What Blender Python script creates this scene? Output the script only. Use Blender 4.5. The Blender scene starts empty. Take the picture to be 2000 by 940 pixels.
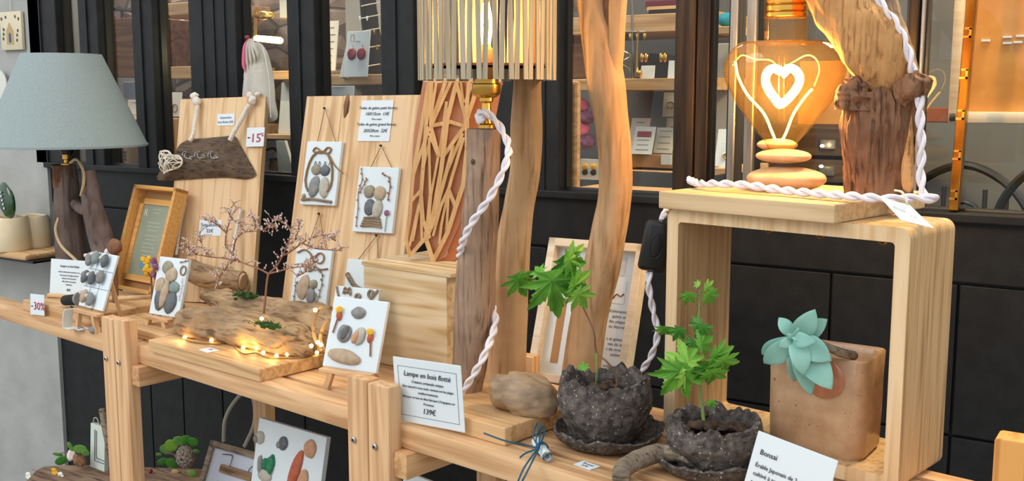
import bpy, bmesh, math, random
from mathutils import Vector, Matrix, Euler, noise
S = bpy.context.scene
COL = S.collection
random.seed(7)
# ---------------------------------------------------------------- camera
FPX = 2050.0; CZ = 1.45
PIT = math.atan(280/FPX); YAW = math.radians(33)
FW = Vector((-math.sin(YAW)*math.cos(PIT), math.cos(YAW)*math.cos(PIT), -math.sin(PIT)))
RT = Vector((math.cos(YAW), math.sin(YAW), 0)); UP = RT.cross(FW)
CAM = Vector((0, 0, CZ))
cd = bpy.data.cameras.new('camera'); cam = bpy.data.objects.new('camera', cd); COL.objects.link(cam)
cam.matrix_world = Matrix(((RT.x, UP.x, -FW.x, 0), (RT.y, UP.y, -FW.y, 0), (RT.z, UP.z, -FW.z, CZ), (0, 0, 0, 1)))
cd.sensor_width = 36; cd.lens = 36*FPX/2000; cd.clip_start = .02; cd.clip_end = 100
S.camera = cam
# ---------------------------------------------------------------- light
S.view_settings.view_transform = 'Standard'; S.view_settings.look = 'None'
S.view_settings.gamma = 1; S.view_settings.use_curve_mapping = False
S.view_settings.exposure = 0.0
wd = bpy.data.worlds.new('sky'); S.world = wd; wd.use_nodes = True
nt = wd.node_tree; nt.nodes.clear()
wo = nt.nodes.new('ShaderNodeOutputWorld'); bg = nt.nodes.new('ShaderNodeBackground')
tc = nt.nodes.new('ShaderNodeTexCoord'); sx = nt.nodes.new('ShaderNodeSeparateXYZ'); cr = nt.nodes.new('ShaderNodeValToRGB')
mr = nt.nodes.new('ShaderNodeMapRange'); mr.inputs[1].default_value = -1; mr.inputs[2].default_value = 1
nt.links.new(tc.outputs['Generated'], sx.inputs[0]); nt.links.new(sx.outputs['Z'], mr.inputs[0])
nt.links.new(mr.outputs[0], cr.inputs[0]); nt.links.new(cr.outputs[0], bg.inputs[0]); nt.links.new(bg.outputs[0], wo.inputs[0])
cr.color_ramp.elements[0].position = .38; cr.color_ramp.elements[0].color = (.20, .19, .18, 1)
cr.color_ramp.elements[1].position = .56; cr.color_ramp.elements[1].color = (.93, .97, 1.0, 1)
bg.inputs[1].default_value = 1.25
def area(name, loc, target, size, power, color):
    l = bpy.data.lights.new(name, 'AREA'); l.shape = 'DISK'; l.size = size; l.energy = power; l.color = color
    o = bpy.data.objects.new(name, l); COL.objects.link(o); o.location = loc
    o.rotation_euler = (Vector(target)-Vector(loc)).to_track_quat('-Z', 'Y').to_euler(); return o
area('sky_opening', (-3.4, -2.4, 4.2), (-1.2, 1.6, 1.0), 2.6, 95, (1, .985, .96))
# ---------------------------------------------------------------- pixel helpers (2000 x 940 frame)
def ray(px, py): return FW + RT*((px-1000)/FPX) - UP*((py-470)/FPX)
def Z(px, py, z):
    d = ray(px, py); return CAM + d*((z-CZ)/d.z)
def W(px, py, Y):
    d = ray(px, py); return CAM + d*(Y/d.y)
def depth(p): return (Vector(p)-CAM).dot(FW)
def pxm(n, p): return n*depth(p)/FPX          # n pixels at point p, in metres
# ---------------------------------------------------------------- materials
def hx(h):
    h = h.lstrip('#'); c = [int(h[i:i+2], 16)/255 for i in (0, 2, 4)]
    return tuple(v/12.92 if v <= .04045 else ((v+.055)/1.055)**2.4 for v in c)+(1,)
def newmat(name):
    m = bpy.data.materials.new(name); m.use_nodes = True
    n = m.node_tree; b = n.nodes['Principled BSDF']; return m, n, b
def setin(b, k, v):
    if k in b.inputs: b.inputs[k].default_value = v
def mat(name, c, rough=.6, metal=0, c2=None, scale=(30, 30, 30), bump=0, bscale=None, spec=.4, em=0, lo=.35, hi=.65, trans=0, coat=0, det=5, coord='Object'):
    m, n, b = newmat(name)
    b.inputs['Roughness'].default_value = rough; b.inputs['Metallic'].default_value = metal
    setin(b, 'Specular IOR Level', spec); setin(b, 'Coat Weight', coat)
    col = hx(c); b.inputs['Base Color'].default_value = col
    if em: b.inputs['Emission Color'].default_value = col; b.inputs['Emission Strength'].default_value = em
    if trans: setin(b, 'Subsurface Weight', trans); setin(b, 'Subsurface Radius', (.02, .02, .01))
    if c2 or bump:
        t = n.nodes.new('ShaderNodeTexCoord'); mp = n.nodes.new('ShaderNodeMapping'); no = n.nodes.new('ShaderNodeTexNoise')
        mp.inputs['Scale'].default_value = scale; no.inputs['Scale'].default_value = 1; no.inputs['Detail'].default_value = det
        n.links.new(t.outputs[coord], mp.inputs[0]); n.links.new(mp.outputs[0], no.inputs[0])
        if c2:
            r = n.nodes.new('ShaderNodeValToRGB'); r.color_ramp.elements[0].position = lo; r.color_ramp.elements[1].position = hi
            r.color_ramp.elements[0].color = hx(c); r.color_ramp.elements[1].color = hx(c2)
            n.links.new(no.outputs[0], r.inputs[0]); n.links.new(r.outputs[0], b.inputs['Base Color'])
        if bump:
            src = no
            if bscale:
                src = n.nodes.new('ShaderNodeTexNoise'); src.inputs['Scale'].default_value = bscale; src.inputs['Detail'].default_value = 6
                n.links.new(t.outputs[coord], src.inputs[0])
            bp = n.nodes.new('ShaderNodeBump'); bp.inputs['Strength'].default_value = bump; bp.inputs['Distance'].default_value = .004
            n.links.new(src.outputs[0], bp.inputs['Height']); n.links.new(bp.outputs[0], b.inputs['Normal'])
    return m
def wood(name, light, dark, axis='X', fine=1, rings=.5, rough=.55, knots=False, mid=None):
    """sawn timber: long streaks along one axis plus broad ring bands"""
    m, n, b = newmat(name); b.inputs['Roughness'].default_value = rough; setin(b, 'Specular IOR Level', .3)
    t = n.nodes.new('ShaderNodeTexCoord'); oi = n.nodes.new('ShaderNodeObjectInfo')
    mp = n.nodes.new('ShaderNodeMapping'); k = {'X': (2.2, 60, 60), 'Y': (60, 2.2, 60), 'Z': (60, 60, 2.2)}[axis]
    mp.inputs['Scale'].default_value = tuple(a*fine for a in k)
    mu = n.nodes.new('ShaderNodeMath'); mu.operation = 'MULTIPLY'; mu.inputs[1].default_value = 17
    n.links.new(oi.outputs['Random'], mu.inputs[0]); n.links.new(mu.outputs[0], mp.inputs['Location'])
    n.links.new(t.outputs['Object'], mp.inputs[0])
    a = n.nodes.new('ShaderNodeTexNoise'); a.inputs['Scale'].default_value = 1.6; a.inputs['Detail'].default_value = 6; a.inputs['Distortion'].default_value = .4
    n.links.new(mp.outputs[0], a.inputs[0])
    mp2 = n.nodes.new('ShaderNodeMapping'); k2 = {'X': (.9, 11, 11), 'Y': (11, .9, 11), 'Z': (11, 11, .9)}[axis]
    mp2.inputs['Scale'].default_value = k2; n.links.new(mu.outputs[0], mp2.inputs['Location']); n.links.new(t.outputs['Object'], mp2.inputs[0])
    w = n.nodes.new('ShaderNodeTexNoise'); w.inputs['Scale'].default_value = 1.2; w.inputs['Detail'].default_value = 2; w.inputs['Distortion'].default_value = .8
    n.links.new(mp2.outputs[0], w.inputs[0])
    sn = n.nodes.new('ShaderNodeMath'); sn.operation = 'MULTIPLY'; sn.inputs[1].default_value = 34
    si = n.nodes.new('ShaderNodeMath'); si.operation = 'SINE'
    n.links.new(w.outputs[0], sn.inputs[0]); n.links.new(sn.outputs[0], si.inputs[0])
    ma = n.nodes.new('ShaderNodeMath'); ma.operation = 'MULTIPLY_ADD'; ma.inputs[1].default_value = .11*rings*2
    n.links.new(si.outputs[0], ma.inputs[0]); n.links.new(a.outputs[0], ma.inputs[2])
    r = n.nodes.new('ShaderNodeValToRGB'); r.color_ramp.elements[0].position = .30; r.color_ramp.elements[1].position = .62
    r.color_ramp.elements[0].color = hx(dark); r.color_ramp.elements[1].color = hx(light)
    if mid: e = r.color_ramp.elements.new(.46); e.color = hx(mid)
    n.links.new(ma.outputs[0], r.inputs[0]); n.links.new(r.outputs[0], b.inputs['Base Color'])
    bp = n.nodes.new('ShaderNodeBump'); bp.inputs['Strength'].default_value = .18; bp.inputs['Distance'].default_value = .002
    n.links.new(ma.outputs[0], bp.inputs['Height']); n.links.new(bp.outputs[0], b.inputs['Normal'])
    return m
def weathered(name, c1, c2, c3, axis='Z', s=1, bump=.6, crack=True):
    """driftwood: patches of two colours with dark fine cracks along the grain"""
    m, n, b = newmat(name); b.inputs['Roughness'].default_value = .8; setin(b, 'Specular IOR Level', .2)
    t = n.nodes.new('ShaderNodeTexCoord')
    p = n.nodes.new('ShaderNodeTexNoise'); p.inputs['Scale'].default_value = 14*s; p.inputs['Detail'].default_value = 4
    n.links.new(t.outputs['Object'], p.inputs[0])
    r = n.nodes.new('ShaderNodeValToRGB'); r.color_ramp.elements[0].position = .36; r.color_ramp.elements[1].position = .62
    r.color_ramp.elements[0].color = hx(c1); r.color_ramp.elements[1].color = hx(c2); n.links.new(p.outputs[0], r.inputs[0])
    mp = n.nodes.new('ShaderNodeMapping'); k = {'X': (9, 130, 130), 'Y': (130, 9, 130), 'Z': (130, 130, 9)}[axis]
    mp.inputs['Scale'].default_value = tuple(q*s for q in k); n.links.new(t.outputs['Object'], mp.inputs[0])
    g = n.nodes.new('ShaderNodeTexNoise'); g.inputs['Scale'].default_value = 1; g.inputs['Detail'].default_value = 5; g.inputs['Distortion'].default_value = .6
    n.links.new(mp.outputs[0], g.inputs[0])
    r2 = n.nodes.new('ShaderNodeValToRGB'); r2.color_ramp.elements[0].position = .30; r2.color_ramp.elements[1].position = .50
    r2.color_ramp.elements[0].color = (0, 0, 0, 1); r2.color_ramp.elements[1].color = (1, 1, 1, 1); n.links.new(g.outputs[0], r2.inputs[0])
    mx = n.nodes.new('ShaderNodeMix'); mx.data_type = 'RGBA'; mx.inputs[6].default_value = hx(c3)
    n.links.new(r2.outputs[0], mx.inputs[0]); n.links.new(r.outputs[0], mx.inputs[7]); n.links.new(mx.outputs[2], b.inputs['Base Color'])
    bp = n.nodes.new('ShaderNodeBump'); bp.inputs['Strength'].default_value = bump; bp.inputs['Distance'].default_value = .004
    n.links.new(g.outputs[0], bp.inputs['Height']); n.links.new(bp.outputs[0], b.inputs['Normal'])
    return m
def speckled(name, c1, c2, spot, scale=250, thr=.70, rough=.85, bump=.8, bs=90):
    m, n, b = newmat(name); b.inputs['Roughness'].default_value = rough
    t = n.nodes.new('ShaderNodeTexCoord'); a = n.nodes.new('ShaderNodeTexNoise'); a.inputs['Scale'].default_value = bs; a.inputs['Detail'].default_value = 6
    n.links.new(t.outputs['Object'], a.inputs[0])
    r = n.nodes.new('ShaderNodeValToRGB'); r.color_ramp.elements[0].position = .35; r.color_ramp.elements[1].position = .65
    r.color_ramp.elements[0].color = hx(c1); r.color_ramp.elements[1].color = hx(c2); n.links.new(a.outputs[0], r.inputs[0])
    v = n.nodes.new('ShaderNodeTexNoise'); v.inputs['Scale'].default_value = scale; v.inputs['Detail'].default_value = 1
    n.links.new(t.outputs['Object'], v.inputs[0])
    g = n.nodes.new('ShaderNodeMath'); g.operation = 'GREATER_THAN'; g.inputs[1].default_value = thr; n.links.new(v.outputs[0], g.inputs[0])
    mx = n.nodes.new('ShaderNodeMix'); mx.data_type = 'RGBA'; mx.inputs[7].default_value = hx(spot)
    n.links.new(g.outputs[0], mx.inputs[0]); n.links.new(r.outputs[0], mx.inputs[6]); n.links.new(mx.outputs[2], b.inputs['Base Color'])
    bp = n.nodes.new('ShaderNodeBump'); bp.inputs['Strength'].default_value = bump; bp.inputs['Distance'].default_value = .006
    n.links.new(a.outputs[0], bp.inputs['Height']); n.links.new(bp.outputs[0], b.inputs['Normal'])
    return m
def glassmat(name, tint=(1, 1, 1, 1), f=1.45, rough=.02, dens=0):
    m = bpy.data.materials.new(name); m.use_nodes = True; n = m.node_tree; n.nodes.clear()
    o = n.nodes.new('ShaderNodeOutputMaterial'); tr = n.nodes.new('ShaderNodeBsdfTransparent'); gl = n.nodes.new('ShaderNodeBsdfGlossy')
    if dens:
        lw = n.nodes.new('ShaderNodeLayerWeight'); lw.inputs[0].default_value = .35; rp = n.nodes.new('ShaderNodeValToRGB'); rp.color_ramp.elements[0].color = (1, .90, .70, 1); rp.color_ramp.elements[1].color = (.62, .30, .08, 1)
        n.links.new(lw.outputs['Facing'], rp.inputs[0]); n.links.new(rp.outputs[0], tr.inputs[0])
    fr = n.nodes.new('ShaderNodeFresnel'); fr.inputs[0].default_value = f; mx = n.nodes.new('ShaderNodeMixShader')
    tr.inputs[0].default_value = tint; gl.inputs['Roughness'].default_value = rough
    ge = n.nodes.new('ShaderNodeNewGeometry'); sb = n.nodes.new('ShaderNodeMath'); sb.operation = 'SUBTRACT'; sb.inputs[0].default_value = 1
    ml = n.nodes.new('ShaderNodeMath'); ml.operation = 'MULTIPLY'; n.links.new(ge.outputs['Backfacing'], sb.inputs[1]); n.links.new(sb.outputs[0], ml.inputs[0]); n.links.new(fr.outputs[0], ml.inputs[1])
    n.links.new(ml.outputs[0], mx.inputs[0]); n.links.new(tr.outputs[0], mx.inputs[1]); n.links.new(gl.outputs[0], mx.inputs[2])
    if dens:
        ts = n.nodes.new('ShaderNodeBsdfTranslucent'); ts.inputs[0].default_value = (1, .62, .22, 1); m2 = n.nodes.new('ShaderNodeMixShader'); m2.inputs[0].default_value = .017
        n.links.new(mx.outputs[0], m2.inputs[1]); n.links.new(ts.outputs[0], m2.inputs[2]); n.links.new(m2.outputs[0], o.inputs[0])
    else: n.links.new(mx.outputs[0], o.inputs[0])
    return m
def emis(name, c, s):
    m = bpy.data.materials.new(name); m.use_nodes = True; n = m.node_tree; n.nodes.clear()
    o = n.nodes.new('ShaderNodeOutputMaterial'); e = n.nodes.new('ShaderNodeEmission'); e.inputs[0].default_value = hx(c); e.inputs[1].default_value = s
    n.links.new(e.outputs[0], o.inputs[0]); return m
def brick(name, c1, c2, mortar, sc):
    """rough rubble stone wall"""
    m, n, b = newmat(name); b.inputs['Roughness'].default_value = .9
    t = n.nodes.new('ShaderNodeTexCoord'); mp = n.nodes.new('ShaderNodeMapping'); mp.inputs['Scale'].default_value = (1, 1, 2.1)
    n.links.new(t.outputs['Object'], mp.inputs[0])
    v = n.nodes.new('ShaderNodeTexVoronoi'); v.inputs['Scale'].default_value = sc; v.feature = 'DISTANCE_TO_EDGE'; n.links.new(mp.outputs[0], v.inputs[0])
    v2 = n.nodes.new('ShaderNodeTexVoronoi'); v2.inputs['Scale'].default_value = sc; n.links.new(mp.outputs[0], v2.inputs[0])
    no = n.nodes.new('ShaderNodeTexNoise'); no.inputs['Scale'].default_value = 25; n.links.new(t.outputs['Object'], no.inputs[0])
    sp = n.nodes.new('ShaderNodeSeparateColor'); n.links.new(v2.outputs['Color'], sp.inputs[0])
    ad = n.nodes.new('ShaderNodeMath'); ad.operation = 'MULTIPLY'; n.links.new(sp.outputs[0], ad.inputs[0]); n.links.new(no.outputs[0], ad.inputs[1])
    r = n.nodes.new('ShaderNodeValToRGB'); r.color_ramp.elements[0].position = .05; r.color_ramp.elements[1].position = .5
    r.color_ramp.elements[0].color = hx(c1); r.color_ramp.elements[1].color = hx(c2); n.links.new(ad.outputs[0], r.inputs[0])
    mm = n.nodes.new('ShaderNodeMath'); mm.operation = 'GREATER_THAN'; mm.inputs[1].default_value = .05; n.links.new(v.outputs[0], mm.inputs[0])
    mx = n.nodes.new('ShaderNodeMix'); mx.data_type = 'RGBA'; mx.inputs[6].default_value = hx(mortar)
    n.links.new(mm.outputs[0], mx.inputs[0]); n.links.new(r.outputs[0], mx.inputs[7]); n.links.new(mx.outputs[2], b.inputs['Base Color'])
    bp = n.nodes.new('ShaderNodeBump'); bp.inputs['Distance'].default_value = .02; n.links.new(v.outputs[0], bp.inputs['Height']); n.links.new(bp.outputs[0], b.inputs['Normal'])
    return m
M = dict(
 plaster=mat('grey_plaster', '9a9b99', .9, c2='aeb0ae', scale=(6, 6, 6), bump=.9, bscale=22, lo=.3, hi=.7),
 black=mat('black_paint', '1c1e20', .5, c2='242628', scale=(25, 25, 25), bump=.15, bscale=300, spec=.25),
 blackgloss=mat('black_plastic', '1c1d1f', .3, spec=.5), dark=mat('dark_groove', '0a0a0b', .8),
 bronze=mat('bronze_frame', '2c2119', .35, c2='5a4028', scale=(60, 60, 3), metal=.5, lo=.4, hi=.7),
 steel=mat('brushed_metal', '8d8880', .3, .8, c2='b6b0a6', scale=(80, 80, 4)),
 pineX=wood('pine_along', 'dcb488', 'bd9065', 'X', 1, .5, mid='cfa478'), pineZ=wood('pine_upright', 'dab286', 'be9268', 'Z', 1, .5, mid='cfa57a'),
 pineY=wood('pine_cross', 'd8ac7c', 'b58459', 'Y'),
 boardZ=wood('pale_board_upright', 'dfbe94', 'c19b6f', 'Z', .7, .7, mid='d6b085'),
 oakX=wood('oak_board', 'd2ab7c', 'b08a5e', 'X', 1.2, .6, mid='c49c6e'),
 crateZ=wood('crate_ash_upright', 'cfae82', 'a5845a', 'Z', 1.3, .35, mid='c19f73'), crateX=wood('crate_ash_along', 'd8bb92', 'bb9a6c', 'X', 1.0, .4),
 crateEdge=wood('crate_edge', 'e8cba2', 'd3ae7e', 'Z', 1.0, .3),
 blockX=wood('pine_block', 'dccaa8', 'bb9a6c', 'X', .6, .45, mid='d3bc96'),
 frameO=wood('honey_frame', 'dfa862', 'cc9450', 'X', 1.5, .08), frameP=wood('pale_frame', 'e8dcc8', 'd8c6aa', 'X', 1, .3),
 shopwood=wood('shop_shelf', 'd6b084', 'b38a5c', 'X', 1, .3), brownbox=wood('brown_crate', '8e6238', '6d4524', 'X', .5, .6),
 ply=wood('ply_lattice', 'd8b07c', 'c29560', 'Z', 1, .2), slat=wood('slat_ply', 'b8ab92', 'a09276', 'Z', 1, .2),
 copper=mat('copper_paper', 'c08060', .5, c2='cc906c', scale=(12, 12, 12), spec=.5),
 dw_grey=weathered('driftwood_grey', '8c7462', 'a98e78', '5c4a3e', 'Z', 1),
 dw_warm=weathered('driftwood_warm', 'b58a60', 'cba67e', '9a754e', 'Z', .6, .3),
 dw_pale=weathered('driftwood_pale', '8e755a', 'b29470', '604a36', 'X', .7, .8),
 dw_dark=weathered('driftwood_dark', '5c4c40', '75624f', '382c24', 'X', 1.2, .9),
 dw_lampw=weathered('lamp_wood', '64544e', '80706a', '4c3f39', 'Z', .6, .3), dw_lampl=weathered('lamp_wood_bare_lit', '9c6a40', '6a4c38', '4c3628', 'Z', .8, .3),
 dw_brown=weathered('driftwood_brown', '76543f', '90694f', '452e20', 'Z', 1, .9),
 dw_orange=weathered('driftwood_orange', 'bd8a56', 'd09e68', '94663c', 'Z', 1.2, .7),
 bark=weathered('branch_grey', '7d6f60', '988876', '4c4238', 'X', 1.4, .7),
 clay=speckled('dark_clay', '332d2a', '665d57', 'b5aca0', 260, .70), soil=mat('soil_bark', '2a1e18', .9, c2='5a4436', scale=(60, 60, 60), bump=1),
 planter=speckled('glazed_stoneware', 'b58e6b', 'c9a582', '8d6a4b', 120, .72, .28, .3, 30),
 terracotta=mat('glazed_clay_disc', 'b87858', .18, coat=.8), cream=mat('cream_ceramic', 'e3cfa8', .25, c2='ead9b8', scale=(10, 10, 10), coat=.4),
 greenglaze=mat('green_glaze', '1f3a22', .15, c2='2f5230', scale=(20, 20, 20), coat=.6),
 paper=mat('white_paper', 'd9e2e6', .7), canvas=mat('canvas_white', 'd8e3e8', .8, bump=.1, bscale=900), paperdim=mat('ivory_paper', 'd8d8d0', .8),
 sagepaper=mat('sage_print', '8f9580', .25, c2='9aa08c', scale=(4, 4, 4)), ink=mat('black_ink', '26262c', .7), greyink=mat('grey_ink', '6f737c', .7), red=mat('red_ink', 'b8233c', .6),
 lightink=mat('pale_print', 'd5d8cc', .7), blueink=mat('blue_ink', '42557c', .7),
 rope=mat('white_rope', 'e4ddd2', .9, c2='cfc6b8', scale=(300, 300, 300), bump=.6), cord=mat('white_cord', 'e8e3ea', .7, bump=.3, bscale=1200),
 beigecord=mat('beige_cord', 'c9b08a', .7), greycord=mat('grey_cord', 'a7a398', .7), jute=mat('jute', '8a6b48', .9), raffia=mat('blue_raffia', '1d5870', .6), wicker=mat('white_wicker', 'e0d8c8', .8),
 brass=mat('brass', 'dcab54', .26, 1), chrome=mat('chrome', 'b9bcc0', .2, 1), gold=mat('gilt_edge', '96581a', .2, .9, c2='cf8c34', scale=(30, 30, 12)),
 shade=mat('linen_shade', '8c9a9c', .9, c2='9aa7a6', scale=(500, 500, 60), bump=.3, bscale=700), shadein=mat('shade_lining', 'f3ead8', .8),
 leaf=mat('maple_leaf', '4f8f2a', .45, c2='6fb03c', scale=(30, 30, 30), trans=.15), leaflight=mat('maple_leaf_young', '8fbc48', .5, c2='6fa83a', scale=(30, 30, 30)),
 leafdark=mat('maple_leaf_dark', '3a7828', .45, c2='4c8c34', scale=(30, 30, 30)), stem=mat('green_stem', '7d9456', .6), stembrown=mat('brown_stem', '7a5a48', .7),
 succ=mat('succulent_leaf', '7db5a8', .5, c2='96c6b8', scale=(14, 14, 14)), succedge=mat('succulent_edge', 'a8cdbd', .5),
 moss=mat('moss', '28451c', .95, c2='40642c', scale=(150, 150, 150), bump=1), twig=mat('dry_twig', '8d6350', .8), bud=mat('dry_bud', 'ddd0cc', .8),
 stone=mat('river_stone', '86705a', .5, c2='a88d6e', scale=(30, 60, 90), bump=.3, bscale=60), stonew=mat('sand_stone', 'c9a274', .6, c2='d6b186', scale=(40, 40, 40)),
 peb=[mat('pebble_%s' % k, a, .6, c2=b2, scale=(90, 90, 90), bump=.15, bscale=200) for k, a, b2 in (('grey', '77787a', '8a8a88'), ('olive', '85806c', '98917a'), ('tan', 'a8937a', 'b8a48a'), ('slate', '565b61', '686c70'), ('pale', 'a5a196', 'b5b0a4'), ('teal', '6f8482', '84938c'), ('brick', 'a8523a', 'b86446'), ('seaglass', '1c6a4a', '2c7c58'), ('clay', 'b98a6c', 'c69a7a'))],
 yellow=mat('yellow_petals', 'd8a020', .8, c2='e8b830', scale=(90, 90, 90)), purple=mat('purple_petals', '7a4a68', .8, c2='96607e', scale=(90, 90, 90)), whitepet=mat('white_petals', 'e6e6dc', .7), pink=mat('pink_ribbon', 'e0708c', .7),
 berry=mat('red_berry', '8a1420', .3), leafy=mat('round_leaf', '4f8a3c', .5, c2='7aa850', scale=(25, 25, 25)), pinecone=mat('pine_cone', '6c6056', .8, c2='9c9084', scale=(200, 200, 200)),
 mintwood=mat('white_painted_wood', 'cdd6cc', .6), felt=mat('grey_felt', 'b4b0a6', .95, c2='c6c2b6', scale=(30, 30, 8)),
 glass=glassmat('window_glass', (.93, .95, .95, 1)), amber=glassmat('amber_glass', (1, .80, .50, 1), 1.5, .02, 1), clear=glassmat('clear_glass', (1, .97, .9, 1)),
 fil=emis('filament_or_glint', 'ffc060', 55), fairy=emis('fairy_bulb', 'ffd070', 14), candle=emis('candle_filament', 'ffd890', 40), spot=emis('ceiling_spot', 'ffe6b0', 12), tubel=emis('tube_lamp', 'ffe28a', 9),
 rubble=brick('rubble_stone', '6a5a50', '8f7f72', '54483f', 6.5), intwall=mat('interior_grey', '57585a', .9, c2='636465', scale=(3, 3, 3)), intwhite=mat('interior_white', 'a9a8a4', .9), intfloor=mat('interior_floor', '4a4038', .7),
 pave=mat('pavement', '8a857d', .9, c2='9a958c', scale=(8, 8, 8), bump=.4), cork=mat('cork_panel', 'c58642', .8, c2='d2964f', scale=(20, 20, 20), bump=.1), redbrown=mat('red_lacquer', '7c3120', .35), teal=mat('turquoise_fabric', '2c8ea8', .8),
 bust=mat('black_velvet', '23211f', .9), redres=mat('red_resin', '8a2c34', .3), kraft=mat('kraft_card', 'a97f52', .8), drawer=wood('dark_drawers', '5c4634', '453324', 'X', .6, .5),
 gunmetal=mat('dark_metal', '3a3c3e', .4, .7), slatered=mat('copper_shade_inner', '9a4a26', .5), magenta=mat('magenta_fabric', '6a2438', .8),
)
PB = dict(zip(('grey', 'olive', 'tan', 'slate', 'pale', 'teal', 'brick', 'seaglass', 'clay'), M['peb']))
# ---------------------------------------------------------------- mesh helpers
def nb(): return bmesh.new()
def box(bm, x0, x1, y0, y1, z0, z1, bev=0, mtx=None):
    vs = [bm.verts.new((x, y, z)) for x in (x0, x1) for y in (y0, y1) for z in (z0, z1)]
    fs = [bm.faces.new([vs[i] for i in f]) for f in ((0, 1, 3, 2), (4, 6, 7, 5), (0, 4, 5, 1), (2, 3, 7, 6), (0, 2, 6, 4), (1, 5, 7, 3))]
    if bev:
        ed = list({e for f in fs for e in f.edges})
        r = bmesh.ops.bevel(bm, geom=ed, offset=bev, segments=2, affect='EDGES', profile=.5)
        vs = list({v for f in r['faces'] for v in f.verts} | {v for v in vs if v.is_valid})
    if mtx: bmesh.ops.transform(bm, matrix=mtx, verts=[v for v in vs if v.is_valid])
    return bm
def prism(bm, poly, y0, y1, mtx=None):
    """poly in (x, z), extruded along y"""
    a = [bm.verts.new((p[0], y0, p[1])) for p in poly]; b = [bm.verts.new((p[0], y1, p[1])) for p in poly]
    n = len(poly); bm.faces.new(a); bm.faces.new(b[::-1])
    for i in range(n): bm.faces.new((a[i], b[i], b[(i+1) % n], a[(i+1) % n]))
    if mtx: bmesh.ops.transform(bm, matrix=mtx, verts=a+b)
    return bm
def catmull(pts, n):
    P = [Vector(p) for p in pts]
    if len(P) == 2: return [P[0].lerp(P[1], i/n) for i in range(n+1)]
    out = []; m = len(P)-1
    for i in range(n+1):
        t = i/n*m; k = min(int(t), m-1); u = t-k
        p0 = P[k-1] if k else P[0]*2-P[1]; p1, p2 = P[k], P[k+1]; p3 = P[k+2] if k+2 <= m else P[m]*2-P[m-1]
        out.append(.5*((2*p1)+(p2-p0)*u+(2*p0-5*p1+4*p2-p3)*u*u+(3*p1-p0-3*p2+p3)*u**3))
    return out
def tube(bm, pts, r, seg=10, n=None, fn=None, flat=None):
    """swept tube; r a number or list; fn(angle, t, radius) -> radius"""
    rs = r if isinstance(r, (list, tuple)) else [r]*len(pts)
    if n:
        m = len(rs)-1
        def ri(t):
            t *= m; k = min(int(t), m-1); u = t-k; u = u*u*(3-2*u); return rs[k]*(1-u)+rs[k+1]*u
        pts = catmull(pts, n); rs = [ri(i/n) for i in range(n+1)]
    P = [Vector(p) for p in pts]; N = len(P)
    d = (P[1]-P[0]).normalized(); a = Vector((0, 0, 1)) if abs(d.z) < .9 else Vector((1, 0, 0))
    u = d.cross(a).normalized(); rings = []
    for i in range(N):
        d = (P[min(i+1, N-1)]-P[max(i-1, 0)]).normalized()
        u = (u-d*u.dot(d)).normalized(); v = d.cross(u); ring = []
        for k in range(seg):
            an = 2*math.pi*k/seg; rr = rs[i]
            if fn: rr = fn(an, i/(N-1), rr)
            q = u*math.cos(an)*rr+v*math.sin(an)*rr
            if flat: q = q-Vector(flat[0])*q.dot(Vector(flat[0]))*(1-flat[1])
            ring.append(bm.verts.new(P[i]+q))
        rings.append(ring)
    for i in range(N-1):
        for k in range(seg): bm.faces.new((rings[i][k], rings[i][(k+1) % seg], rings[i+1][(k+1) % seg], rings[i+1][k]))
    bm.faces.new(rings[0][::-1]); bm.faces.new(rings[-1])
    return bm
def rough(seed, amp=.12, fine=.04, ks=9, lobes=2.2):
    def f(an, t, r):
        a = noise.noise(Vector((math.cos(an)*lobes*.5+seed*3.1, math.sin(an)*lobes*.5, t*ks*.5+seed)))
        b = noise.noise(Vector((math.cos(an)*5+seed, math.sin(an)*5, t*ks*1.3)))
        g = noise.noise(Vector((math.cos(an)*14+seed, math.sin(an)*14, t*ks*.8)))
        return r*(1+amp*a+fine*b*1.5+fine*g)
    return f
def log(bm, pts, r, seed=1, seg=48, n=90, amp=.14, fine=.035, ks=9):
    return tube(bm, pts, r, seg, n, rough(seed, amp, fine, ks))
def lathe(bm, prof, seg=32, c=(0, 0, 0), fn=None):
    rings = []
    for j, (r, z) in enumerate(prof):
        rings.append([bm.verts.new((c[0]+(fn(2*math.pi*k/seg, j, r, z)[0] if fn else r)*math.cos(2*math.pi*k/seg), c[1]+(fn(2*math.pi*k/seg, j, r, z)[0] if fn else r)*math.sin(2*math.pi*k/seg), c[2]+(fn(2*math.pi*k/seg, j, r, z)[1] if fn else z))) for k in range(seg)])
    for i in range(len(rings)-1):
        for k in range(seg): bm.faces.new((rings[i][k], rings[i][(k+1) % seg], rings[i+1][(k+1) % seg], rings[i+1][k]))
    if prof[0][0] > 1e-5: bm.faces.new(rings[0][::-1])
    if prof[-1][0] > 1e-5: bm.faces.new(rings[-1])
    return bm
def blob(bm, c, r, seed=0, amp=.15, rot=None, sub=3, f=1.2, squash=None):
    g = bmesh.ops.create_icosphere(bm, subdivisions=sub, radius=1)['verts']
    R = (rot or Euler((0, 0, 0))).to_matrix()
    for v in g:
        p = v.co.copy(); k = 1+amp*noise.noise(p*f+Vector((seed*7.3, seed*1.7, 0)))+amp*.3*noise.noise(p*f*3+Vector((seed, 0, 0)))
        p = Vector((p.x*r[0], p.y*r[1], p.z*r[2]))*k
        v.co = R @ p + Vector(c)
    return bm
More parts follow.
